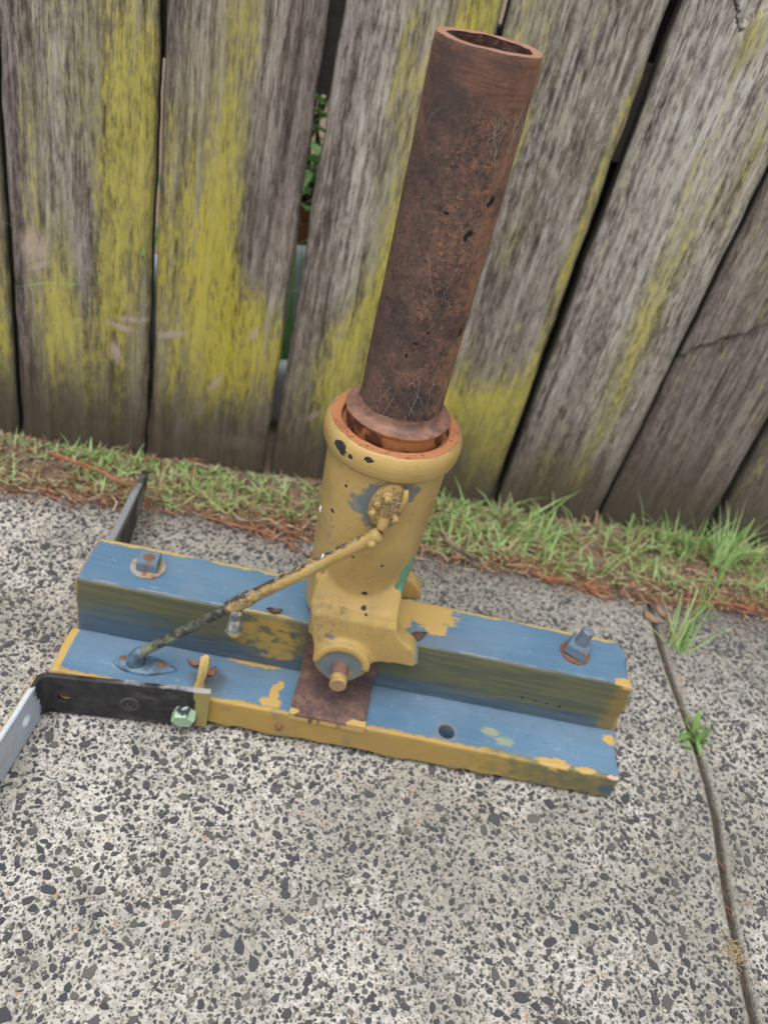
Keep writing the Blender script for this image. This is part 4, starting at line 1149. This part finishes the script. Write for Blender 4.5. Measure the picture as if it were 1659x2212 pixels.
# foot of the brace: lozenge flange with a lump
fo = []
for a in np.linspace(0, 2*np.pi, 40, endpoint=False):
    c, s = math.cos(a), math.sin(a); fo.append((-.239+.0262*c, .0216+.0105*np.sign(s)*abs(s)**1.25*(1 if c < .2 else 1-.55*(c-.2))+.0015*c))
fo = np.array(fo); n = len(fo); cc = fo.mean(0)
V = np.concatenate([np.c_[fo, np.full(n, H1-.0002)], np.c_[fo, np.full(n, H1+.0018)], np.c_[cc+(fo-cc)*.93, np.full(n, H1+.0030)], np.c_[cc+(fo-cc)*.45, np.full(n, H1+.0036)]])
F = [(i*n+k, i*n+(k+1) % n, (i+1)*n+(k+1) % n, (i+1)*n+k) for i in range(3) for k in range(n)] + [tuple(range(3*n, 4*n))]
foot = mk('brace_foot', V, F, MAT['foot_paint'], stand)
V, F = tube([(-.247, .0225, H1+.001), (-.2472, .0223, H1+.006), (-.2462, .0220, H1+.011), (-.2440, .0220, H1+.0155), (-.242, .022, H1+.018)], [.0085, .0078, .0066, .0056, .0040], 18); V = rough((V, F), .0007, 180)[0]
mk('knuckle', V, F, MAT['foot_paint'], foot)
mk('screw', *dome((-.2255, .0245, H1+.0032), (0, 0, 1), .0036, .0014), MAT['small_rust'], foot)
mk('screw', *dome((-.2580, .0240, H1+.0026), (0, 0, 1), .0034, .0012), MAT['small_rust'], foot)

# anchor bolts of the upper beam
mk('washer', *washer((-.2555, .0785, H2-.0002), (0, 0, 1), .0150, .006, .0022), MAT['washer_steel'], stand, True, sharp=40)
mk('nut', *nutsolid((-.2552, .0790, H2+.002), 4, .0122, .0095, R(48)), MAT['nut_paint'], stand, False)
mk('bolt', *cyl((-.2552, .0790, H2+.008), (0, 0, 1), .0052, .0040, 24, .0008), MAT['small_rust'], stand, True, sharp=40, label='rusty bolt end flush with its square nut')
td = (.10, .02, 1)
mk('washer', *washer((.1265, .0770, H2-.0002), (0, 0, 1), .0138, .006, .0022), MAT['small_rust'], stand, True, sharp=40, label='rusty brown washer under the tall bolt')
mk('nut', *nutsolid((.1265, .0775, H2+.002), 4, .0136, .0112, R(20), td), MAT['nut_paint'], stand, False)
mk('bolt', *cyl((.1267, .0778, H2+.006), td, .0057, .0235, 24, .0009), MAT['bolt_steel'], stand, True, sharp=40, label='grey blue bolt end standing tall above its nut')

# strap bracket bolted to the front, bent towards the camera at its left end
def strap(path, zlo, zhi, th, name, mat, seed=0):
    """flat bar on edge, following a path in plan; zlo, zhi along it"""
    P = np.asarray(path, float); m = len(P); V = []; b = .0009
    for i in range(m):
        t = P[min(i+1, m-1)]-P[max(i-1, 0)]; t /= np.linalg.norm(t); nn = np.array([t[1], -t[0]])
        lo, hi = zlo[i], zhi[i]
        for d, z in ((-th/2+b, lo), (th/2-b, lo), (th/2, lo+b), (th/2, lo*.75+hi*.25), (th/2, (lo+hi)/2), (th/2, lo*.25+hi*.75), (th/2, hi-b), (th/2-b, hi), (-th/2+b, hi), (-th/2, hi-b), (-th/2, (lo+hi)/2), (-th/2, lo+b)):
            V.append((P[i][0]+nn[0]*d, P[i][1]+nn[1]*d, z))
    V = np.array(V); V[:, 2] += vnoise(V, 70, seed, 2)*.0006; n = 12
    F = [(i*n+k, i*n+(k+1) % n, (i+1)*n+(k+1) % n, (i+1)*n+k) for i in range(m-1) for k in range(n)] + [tuple(range(n-1, -1, -1)), tuple(range((m-1)*n, m*n))]
    return mk(name, V, F, mat, stand, True, sharp=40)
pa = np.array([-.1785, -.0030]); pb_ = np.array([-.3010, -.0128])
path = [pa+(pb_-pa)*t for t in np.linspace(0, 1, 34)]
cx_, cy_, rr_ = -.3020, -.0225, .0100
path += [np.array([cx_+rr_*math.cos(a), cy_+rr_*math.sin(a)]) for a in np.linspace(R(100), R(176), 9)]
q0 = path[-1]; q1 = np.array([-.3205, -.150]); path += [q0+(q1-q0)*t for t in np.linspace(.03, 1, 34)]
m_ = len(path); f_ = np.clip(np.arange(m_)/34, 0, 1)
br_ = strap(path, .0050-.0035*f_, .0500-.0035*f_, .0050, 'bracket', MAT['bracket_paint'], 4)
cut(br_, [cyl((-.2935, -.040, .0215), (0, 1, 0), .0052, .06, 24), cyl((-.340, -.046, .026), (1, .05, 0), .0062, .06, 24)])
br_.data.set_sharp_from_angle(angle=R(40))
dirb = np.array([.08, -1.0, 0]); dirb /= np.linalg.norm(dirb)
def on_bar(x, z, out=.0025):
    t = (x-pa[0])/(pb_[0]-pa[0]); p = pa+(pb_-pa)*t; return np.array([p[0]+dirb[0]*out, p[1]+dirb[1]*out, z])
mk('hex_bolt', *nutsolid(on_bar(-.1975, .0215, .001), 6, .0098, .0105, R(12), dirb+np.array([0, 0, -.18])), MAT['mint_paint'], br_, False, label='pale mint green painted hexagon bolt head')
m = MB(); m.add(*washer(on_bar(-.2415, .0235, .002), dirb, .0088, .0050, .0016, 28, .0005)); m.add(*washer(on_bar(-.2412, .0230, .0018), dirb, .0048, .0018, .0012, 20, .0004)); m.build('rivet', MAT['strap_paint'], br_, True)
# yellow painted flat behind the bend (the far side of the same bracket shows as a thin line)
path2 = [np.array([p[0], p[1]]) for p in path[30:]]
# rear strap
pth = [np.array([-.3085-.010*t*t, .105+t*.178]) for t in np.linspace(0, 1, 26)]
tt_ = np.linspace(0, 1, 26)
rs_ = strap(pth, .001+.026*tt_**2, .060-.004*tt_-.014*tt_**3, .007, 'rear_strap', MAT['strap_paint'], 8)

# yellow wooden peg, nail, bolt stub on the front face
V, F = tube([(-.1905, .0120, H1-.001), (-.1903, .0127, H1+.005), (-.1899, .0135, H1+.010), (-.1895, .0141, H1+.016), (-.1890, .0149, H1+.023), (-.1886, .0155, H1+.030), (-.1885, .0156, H1+.0322)], [.0052, .0034, .0040, .0040, .0043, .0044, .0030], 7)
mk('peg', rough((V, F), .0009, 190)[0], F, material('cream_paint', lambda: (lambda v, b: dict(c=mix(ss(b, .42, .6), (.62, .46, .17), (.50, .37, .16)), r=.6, n=bump(b, .0009, .7)))(co(), noise(co(), 190, 5, .7))), stand, True, sharp=35)
mk('nail', *rough(cyl((-.1187, .001, .0172), (0.1, -1, .2), .0030, .0050, 10, .0006), .0007), MAT['small_rust'], stand)

# ================================================================== SMALL LOOSE THINGS
def leaf(name, c, L, w, yaw, curl, mat, label, cat='leaf', tilt=(0, 0)):
    """curled leaf blade with a midrib fold and real thickness"""
    n = 12; V = []; F = []
    for i in range(n+1):
        t = i/n; hw = w/2*math.sin(math.pi*min(1, t*1.02))**.8*(1-.3*t)
        for k in (-1, -.5, 0, .5, 1):
            V.append((L*(t-.5), hw*k, curl*L*(1.2*(t-.5)**2*2+.35*(abs(k))) + .0008))
    V = np.array(V); V = V+(vnoise(V, 180, int(abs(c[0])*1000), 2)*.0006)[:, None]
    top = len(V); V = np.concatenate([V, V-np.array([0, 0, .0004])])
    for i in range(n):
        for k in range(4):
            F.append((i*5+k, (i+1)*5+k, (i+1)*5+k+1, i*5+k+1)); F.append((top+i*5+k+1, top+(i+1)*5+k+1, top+(i+1)*5+k, top+i*5+k))
    m = Matrix.Rotation(yaw, 3, 'Z') @ Matrix.Rotation(tilt[0], 3, 'X') @ Matrix.Rotation(tilt[1], 3, 'Y')
    V = V@np.array(m).T; V[:, 2] -= V[:, 2].min()-.0002; V += np.array(c)
    return tag(mk(name, V, F, mat), label, cat)
leaf('dry_leaf', (-.0205, .0570, H2), .020, .010, R(35), .35, MAT['brown_leaf'], 'curled brown dead leaf on the blue step right of the yellow foot', tilt=(.5, .1))
leaf('dry_leaf', (-.142, .0545, H2), .014, .007, R(10), .30, MAT['brown_leaf'], 'crumbled dark leaf scrap on the blue step behind the brace')
leaf('dry_leaf', (-.1995, .031, H1), .013, .008, R(160), .45, MAT['red_twig'], 'rust coloured leaf scrap left behind the yellow peg', tilt=(.4, .2))
leaf('dry_leaf', (-.185, .0285, H1), .012, .008, R(60), .45, MAT['red_twig'], 'rust coloured leaf scrap right behind the yellow peg', tilt=(.3, -.2))
leaf('dry_leaf', (.2785, .2560, .001), .026, .011, R(-35), .25, MAT['dry_leaf'], 'pale buff dead leaf on the concrete beside the grass tuft', tilt=(.2, .1))
leaf('dry_leaf', (.2950, .2700, .002), .024, .010, R(-70), .30, MAT['dry_leaf'], 'pale folded dead leaf under the grass tuft, on the litter', tilt=(.5, .2))
leaf('wood_chip', (.0545, .2950, .002), .050, .006, R(-38), .04, MAT['twig'], 'grey splinter of wood on the litter right of the pipe stand', 'wood chip')
def flake(c, L, label):
    V, F = dome(c, (0.2, -1, .3), L*.5, L*.3, 10, 4); V = np.array(V); cc_ = np.array(c); V = cc_+(V-cc_)*np.array([.55, .8, 1.4]); return tag(mk('white_flake', V, F, MAT['shell']), label, 'flake')
flake(tuple(axcyl(-70, .0438, .2065)), .0050, 'tiny white flake stuck to the left side of the yellow sleeve')
flake(tuple(Pj+dt*.092+np.array([0, -.001, .0062])), .0046, 'tiny white flake standing on top of the slanting brace')

def twig(name, pts, r_, mat, label, seed=0, forks=0):
    pts = np.asarray(pts, float); m = MB(); k = np.linspace(0, 1, 16)
    P = np.stack([np.interp(k, np.linspace(0, 1, len(pts)), pts[:, j]) for j in range(3)], 1)
    P[:, 1] += .0025*np.sin(k*7+seed); P[:, 0] += .002*np.sin(k*9+seed*2)
    m.add(*tube(P, r_*(1-.6*k), 7))
    g = np.random.default_rng(seed)
    for f in range(forks):
        i = g.integers(2, 13); s = P[i]; d = P[i+1]-P[i-1]; d /= np.linalg.norm(d); a = g.choice([-1, 1])*g.uniform(.4, .8)
        d2 = np.array([d[0]*math.cos(a)-d[1]*math.sin(a), d[0]*math.sin(a)+d[1]*math.cos(a), g.uniform(0, .2)]); L = g.uniform(.012, .03)
        m.add(*tube([s, s+d2*L*.5, s+d2*L+np.array([0, 0, -.001])], [r_*.6, r_*.5, r_*.2], 6))
    return tag(m.build(name, mat), label, 'twig')
twig('twig', [(-.245, .272, .004), (-.19, .268, .006), (-.15, .255, .004), (-.115, .238, .003)], .0016, MAT['red_twig'], 'long reddish brown stem trailing onto the concrete left of the yellow sleeve', 3, 5)
twig('twig', [(-.44, .330, .006), (-.40, .312, .010), (-.35, .300, .008), (-.30, .302, .006)], .0026, MAT['red_twig'], 'thick red brown stem along the grass edge at the far left', 5, 4)
twig('twig', [(.030, .322, .006), (.05, .305, .006), (.068, .296, .004)], .0026, MAT['twig'], 'short grey twig slanting across the litter just right of the pipe stand', 8, 1)
twig('twig', [(.135, .294, .004), (.17, .288, .006), (.20, .290, .004), (.24, .283, .004)], .0018, MAT['red_twig'], 'branching rust red sprig lying flat on the slab edge left of the grass tuft', 10, 8)
twig('twig', [(.33, .300, .005), (.38, .305, .006), (.43, .313, .005), (.47, .300, .003)], .0020, MAT['red_twig'], 'rust red sprig along the slab edge at the far right', 12, 8)

# cobweb threads on the pipe and on the lug
m = MB()
def thread(pts, r_=.00012):
    m.add(*tube(np.asarray(pts), r_, 4, False))
def wander(a0, z0, a1, z1, n=12, wob=3, seed=0, r_=.00006, lift=.0304):
    g = np.random.default_rng(seed); k = np.linspace(0, 1, n); aa = a0+(a1-a0)*k+wob*np.cumsum(g.normal(0, .35, n)); zz = z0+(z1-z0)*k+.0012*wob*np.cumsum(g.normal(0, .2, n))
    thread([axcyl(a, lift+.0004*abs(math.sin(i*1.3)), z) for i, (a, z) in enumerate(zip(aa, zz))], r_)
wander(34, .446, 16, .404, 26, 2.6, 2); wander(12, .404, 28, .390, 16, 2.2, 3); wander(-14, .424, 6, .398, 18, 2.0, 4); wander(-38, .500, -46, .488, 10, 2, 8)
for i in range(16): wander(18+i*3.2, .503+.004*math.sin(i*2.1), 18+i*3.2+np.sin(i)*14, .486+.007*math.cos(i*1.7), 10, 5, 20+i, .00007)
for i in range(10): wander(-30+i*9, .33+.012*math.sin(i*3), -30+i*9+8*math.sin(i*5), .32+.012*math.cos(i*2), 7, 4, 60+i, .00008)
g = np.random.default_rng(4)
for i in range(26):
    a = np.array(on_sleeve(g.uniform(-.002, .006), g.uniform(-.008, .014), .0535)); thread([a, a+g.normal(0, .003, 3)-nd*.001, a+g.normal(0, .004, 3)], .00013)
tag(m.build('cobweb', MAT['cobweb']), 'fine pale cobweb threads clinging to the rusty pipe', 'cobweb', kind='stuff')

# ================================================================== GRASS, WEEDS, LITTER
def blades(m, base, L, w, yaw, lean, bend, tint, n=4):
    """one curved, tapering blade with a folded section"""
    V = []
    for i in range(n+1):
        t = i/n; a = lean+bend*t; 
        r_ = L*t*math.sin(lean+bend*t*.5); h = L*t*math.cos(lean+bend*t*.5)
        hw = w/2*(1-t**1.6)+.00008
        c, s = math.cos(yaw), math.sin(yaw)
        for k in (-1, 0, 1):
            V.append((base[0]+c*r_-s*hw*k, base[1]+s*r_+c*hw*k, base[2]+h-(.25*hw if k == 0 else 0)))
    F = [(i*3+k, i*3+k+1, (i+1)*3+k+1, (i+1)*3+k) for i in range(n) for k in range(2)]
    m.add(V, F, tint=tint)
g = np.random.default_rng(77)
m = MB(); cnt = 0
def strip_pt():
    x = g.uniform(-.85, .95); t = g.random(); return x, t
while cnt < 6200:
    x, t = strip_pt(); ya = edge_y(x)+.010; yb = FYo+.1*x-.012; y = ya+(yb-ya)*t**.85
    dn = vnoise([[x, y, 0]], 18, 81, 2)[0]*.5+.5; cl = vnoise([[x, y, 0]], 60, 83, 1)[0]*.5+.5
    den = np.clip((dn-.25)*1.9, 0, 1)*(.25+.75*t)*(.3+1.0*cl)*(1.0 if x > -.02 else (.9 if x < -.2 else .6))
    if g.random() > den*1.3: continue
    L = g.uniform(.012, .034)*(1+.7*(x > .10)*g.random())*(.8 if x < -.02 else 1)
    if g.random() < .06: L *= 1.8
    if x < .0: L *= 1-.5*t
    u_ = g.random(); tn = g.uniform(.1, .72) if u_ < .68 else (g.uniform(.72, .9) if u_ < .88 else g.uniform(.9, 1.0))
    blades(m, (x, y, -.003+dip(x, y)), L, g.uniform(.0013, .0042), g.uniform(0, 2*np.pi) if g.random() < .5 else -1.57+g.normal(0, .9), abs(g.normal(.5, .42)), g.uniform(.3, 1.7), tn, 3); cnt += 1
for i in range(3000):
    x, t = strip_pt()
    if vnoise([[x, t*.15, 3]], 22, 87, 2)[0] + (.25 if x > 0 else 0) < -.05: continue
    ya = edge_y(x)+.004; y = ya+(FYo+.1*x-.010-ya)*t
    blades(m, (x, y, -.003+dip(x, y)+g.uniform(0, .004)), g.uniform(.010, .040), g.uniform(.0009, .0024), g.uniform(0, 2*np.pi), g.uniform(1.15, 1.5), g.uniform(-.1, .25), g.uniform(.74, 1.0) if g.random() < .7 else g.uniform(.3, .7), 3)
tag(m.build('grass', MAT['grass']), 'short bright green grass growing along the foot of the fence', 'grass', kind='stuff')
# litter of needles and bark
m = MB(); cnt = 0
while cnt < 1900:
    x = g.uniform(-.85, .95); e = edge_y(x)
    y = e + abs(g.normal(0, .030)) - .012 if g.random() < .72 else g.uniform(e, FYo+.1*x)
    if y > FYo+.1*x-.002: continue
    d = vnoise([[x, y, 0]], 14, 91, 2)[0]
    if g.random() > .62+d*.7: continue
    L = g.uniform(.006, .030); a = g.normal(.05, .7) if g.random() < .5 else g.uniform(0, 3.14); r_ = g.uniform(.0004, .0012); c = np.array([x, y, .0008+dip(x, y)+g.uniform(0, .005)]); dr = np.array([math.cos(a), math.sin(a), g.normal(0, .1)])
    pn = np.array([-dr[1], dr[0], 0])*g.normal(0, .18)*L
    m.add(*tube([c-dr*L/2, c+pn, c+dr*L/2], [r_*.8, r_, r_*.4], 5), tint=float(np.clip(g.normal(.55, .32), 0, 1))); cnt += 1
for i in range(5200):
    x = g.uniform(-.85, .95); e = edge_y(x)
    y = g.uniform(e-.004, FYo+.1*x-.004) if g.random() < .8 else e-abs(g.normal(0, .022))
    L = g.uniform(.0015, .0055); a = g.uniform(0, 6.28); r_ = g.uniform(.0006, .0019); c = np.array([x, y, r_*.4 + (dip(x, y)-.001 if y > e else .0003)]); dr = np.array([math.cos(a), math.sin(a), g.normal(0, .3)])
    tn = float(np.clip(g.choice([.02, .15, .3, .85, 1.0], p=[.3, .25, .15, .15, .15])+g.normal(0, .06), 0, 1))
    m.add(*tube([c-dr*L/2, c, c+dr*L/2], [r_*.6, r_, r_*.5], 4, squash=.6), tint=tn)
for i in range(60):
    y = g.uniform(-.30, .28); x = joint_x(y)+g.normal(0, .004); L = g.uniform(.004, .012); a = g.normal(1.57, .6); c = np.array([x, y, -.003]); dr = np.array([math.cos(a), math.sin(a), .05])
    m.add(*tube([c-dr*L/2, c, c+dr*L/2], [.0003, .0005, .0002], 4), tint=float(np.clip(g.normal(.6, .3), 0, 1)))
tag(m.build('leaf_litter', MAT['litter']), 'red brown needle and bark litter along the edge of the concrete', 'litter', kind='stuff')

def tuft(name, c, n, Lr, wr, label, seed, lean=(.1, .7), yawc=None, mat='grass', tr=(.2, .7), cat='weed'):
    g2 = np.random.default_rng(seed); t = thing(name, label, cat, c); m = MB(); 
    for i in range(n):
        yw = g2.uniform(0, 2*np.pi) if yawc is None else yawc+g2.normal(0, .9)
        b = np.array(c)+np.array([g2.normal(0, .005), g2.normal(0, .005), -.002]); blades(m, b, g2.uniform(*Lr), g2.uniform(*wr), yw, g2.uniform(*lean), g2.uniform(.1, .8), g2.uniform(*tr), 6)
    m.build('blades', MAT[mat], t)
    m = MB()
    for i in range(9):
        a = g2.uniform(0, 6.28); m.add(*tube([np.array(c)+np.array([.002*math.cos(a), .002*math.sin(a), -.001]), np.array(c)+np.array([.010*math.cos(a), .010*math.sin(a), .0005])], [.0008, .0003], 5))
    m.build('roots', MAT['straw'], t)
    return t
tw = tuft('grass_tuft', (.2985, .2165, .0), 30, (.025, .085), (.0013, .0030), 'tall green grass tuft growing from the joint at the slab edge', 5, (.05, 1.15), 1.2, tr=(.2, .95))
m = MB()
for i, (dx, L) in enumerate([(.058, .155), (.050, .13), (.03, .11)]):
    p0 = np.array([.2985+.004*i, .2175, 0]); p1 = p0+np.array([dx, .09, L*.62])
    m.add(*tube([p0, p0*.5+p1*.5+np.array([0, -.008, .012]), p1], [.0013, .0011, .0008], 6))
    dd = np.array([.25, .4, .85]); m.add(*tube([p1-dd*.002, p1+dd*.010, p1+dd*.024, p1+dd*.034], [.0008, .0024, .0018, .0004], 7))
m.build('seed_stalk', MAT['weed_leaf'], tw)
tuft('grass_tuft', (.405, .395, .0), 26, (.04, .095), (.0014, .003), 'tall wispy grass tuft against the fence at the far right', 15, (.05, .5), 1.2)
sw = thing('small_weed', 'small broad leaved weed in the joint right of the blue base', 'weed', (.2865, .0915, 0))
g2 = np.random.default_rng(3)
for i in range(24):
    a = g2.uniform(0, 6.28); L = g2.uniform(.007, .030); m = MB(); c = np.array([.2865+g2.normal(0, .003), .0915+g2.normal(0, .009), .0])
    el = g2.uniform(.35, 1.45); n = 6; V = []; F = []
    for k in range(n+1):
        t = k/n; hw = L*.115*math.sin(math.pi*min(.97, t+.06)); rr = L*t*math.cos(el); h = L*t*math.sin(el)-.25*L*t*t
        for q in (-1, 0, 1): V.append((c[0]+rr*math.cos(a)-hw*q*math.sin(a), c[1]+rr*math.sin(a)+hw*q*math.cos(a), c[2]+h+abs(q)*hw*.4))
    F = [(k*3+q, (k+1)*3+q, (k+1)*3+q+1, k*3+q+1) for k in range(n) for q in range(2)]
    mk('leaf', np.array(V), F, MAT['weed_leaf'], sw)
m = MB(); g2 = np.random.default_rng(9)
for i in range(90):
    c = np.array([.2620, -.1190, .0012])+g2.normal(0, 1, 3)*np.array([.0045, .006, .0014]); a = g2.uniform(0, 6.28); L = g2.uniform(.003, .010); d = np.array([math.cos(a), math.sin(a), g2.normal(0, .3)])
    m.add(*tube([c-d*L/2, c+np.array([0, 0, .001]), c+d*L/2], [.0002, .0003, .0001], 4))
tag(m.build('straw_clump', MAT['straw']), 'little clump of pale dry straw caught in the joint near the photo bottom', 'straw')

# ================================================================== BEYOND THE FENCE (seen through the gaps)
def through(u, v, back):
    """a point behind the fence face on the line of sight of a gap"""
    d = fw*1701.89 + ir*u + iu*v
    n = np.array([-math.sin(FA), math.cos(FA), 0]); t = ((np.array([0, FYo, 0])-CAMP)@n + back)/(d@n)
    return CAMP+d*t
def big_leaf(m, c, L, w, yaw, el):
    n = 7; V = []; 
    for k in range(n+1):
        t = k/n; hw = w/2*math.sin(math.pi*min(.98, t*.97+.02)); rr = L*t*math.cos(el); h = L*t*math.sin(el)-.35*L*t*t
        for q in (-1, 0, 1): V.append((c[0]+rr*math.cos(yaw)-hw*q*math.sin(yaw), c[1]+rr*math.sin(yaw)+hw*q*math.cos(yaw), c[2]+h+abs(q)*hw*.3))
    m.add(V, [(k*3+q, (k+1)*3+q, (k+1)*3+q+1, k*3+q+1) for k in range(n) for q in range(2)])
g2 = np.random.default_rng(21)
sh = thing('leafy_shrub', 'bright green broad leaved shrub behind the fence, seen through the widest gap', 'shrub', (-.23, .76, .18)); m = MB()
for i in range(210):
    c = np.array([-.232+g2.normal(0, .05), .70+g2.normal(0, .05), g2.uniform(.25, .46)]); big_leaf(m, c, g2.uniform(.03, .055), g2.uniform(.016, .028), g2.uniform(0, 6.28), g2.uniform(-.2, .9))
m.build('leaves', MAT['garden_leaf'], sh)
m = MB()
for i in range(9): m.add(*tube([(-.23+g2.normal(0, .01), .76+g2.normal(0, .01), .18), (-.232+g2.normal(0, .02), .73+g2.normal(0, .02), .30), (-.232+g2.normal(0, .05), .71+g2.normal(0, .04), .47)], [.004, .003, .001], 6))
m.build('stem', MAT['twig'], sh)
g2 = np.random.default_rng(22)
sh = thing('strap_leaf_plant', 'green plant with arching strap leaves behind the fence at the left gap', 'plant', (-.40, .60, 0)); m = MB()
for i in range(60): blades(m, (-.40+g2.normal(0, .03), .60+g2.normal(0, .02), -.01), g2.uniform(.2, .42), g2.uniform(.006, .012), g2.uniform(0, 6.28), g2.uniform(.05, .5), g2.uniform(.3, 1.3), g2.uniform(.1, .6), 8)
m.build('leaves', MAT['garden_leaf'], sh)
g2 = np.random.default_rng(31)
sh = thing('strap_leaf_plant', 'long pale green strap leaves rising over the stones behind the widest gap', 'plant', (-.205, .575, 0)); m = MB()
for i in range(16): blades(m, (-.208+g2.normal(0, .012), .575+g2.normal(0, .006), -.01), g2.uniform(.2, .32), g2.uniform(.006, .011), g2.uniform(0, 6.28), g2.uniform(.0, .22), g2.uniform(.1, .6), g2.uniform(.5, .68), 8)
m.build('leaves', MAT['garden_leaf'], sh)
def stone_block(c, r3, label, seed):
    bm = bmesh.new(); bmesh.ops.create_icosphere(bm, subdivisions=3, radius=1.0); V = np.array([v.co for v in bm.verts]); F = [[v.index for v in f.verts] for f in bm.faces]; bm.free()
    V = np.sign(V)*np.abs(V)**.7; V *= 1+vnoise(V, 1.6, seed, 3)[:, None]*.14; V = V*np.array(r3)+np.array(c); V[:, 2] -= V[:, 2].min()+.012
    tag(mk('garden_stone', V, F, MAT['blue_grey']), label, 'stone')
stone_block((-.222, .620, 0), (.07, .030, .115), 'larger pale blue grey stone behind the widest fence gap', 3)
stone_block((-.212, .535, 0), (.035, .022, .045), 'smaller pale blue grey stone low behind the widest fence gap', 5)
stone_block((-.395, .56, 0), (.05, .028, .09), 'pale blue grey stone behind the narrow left fence gap', 8)
V, F = lathe(densify([(.0, .0), (.045, .0), (.062, .10), (.068, .10), (.069, .122), (.062, .122), (.055, .06), (.0, .05)], .012), 40)
pp = np.array([-.236, .765, -.012]); tag(mk('flower_pot', V*np.array([1.05, 1.05, 2.05])+pp, F, MAT['terracotta'], None, True, sharp=40), 'terracotta flower pot in the garden behind the fence', 'flower pot')
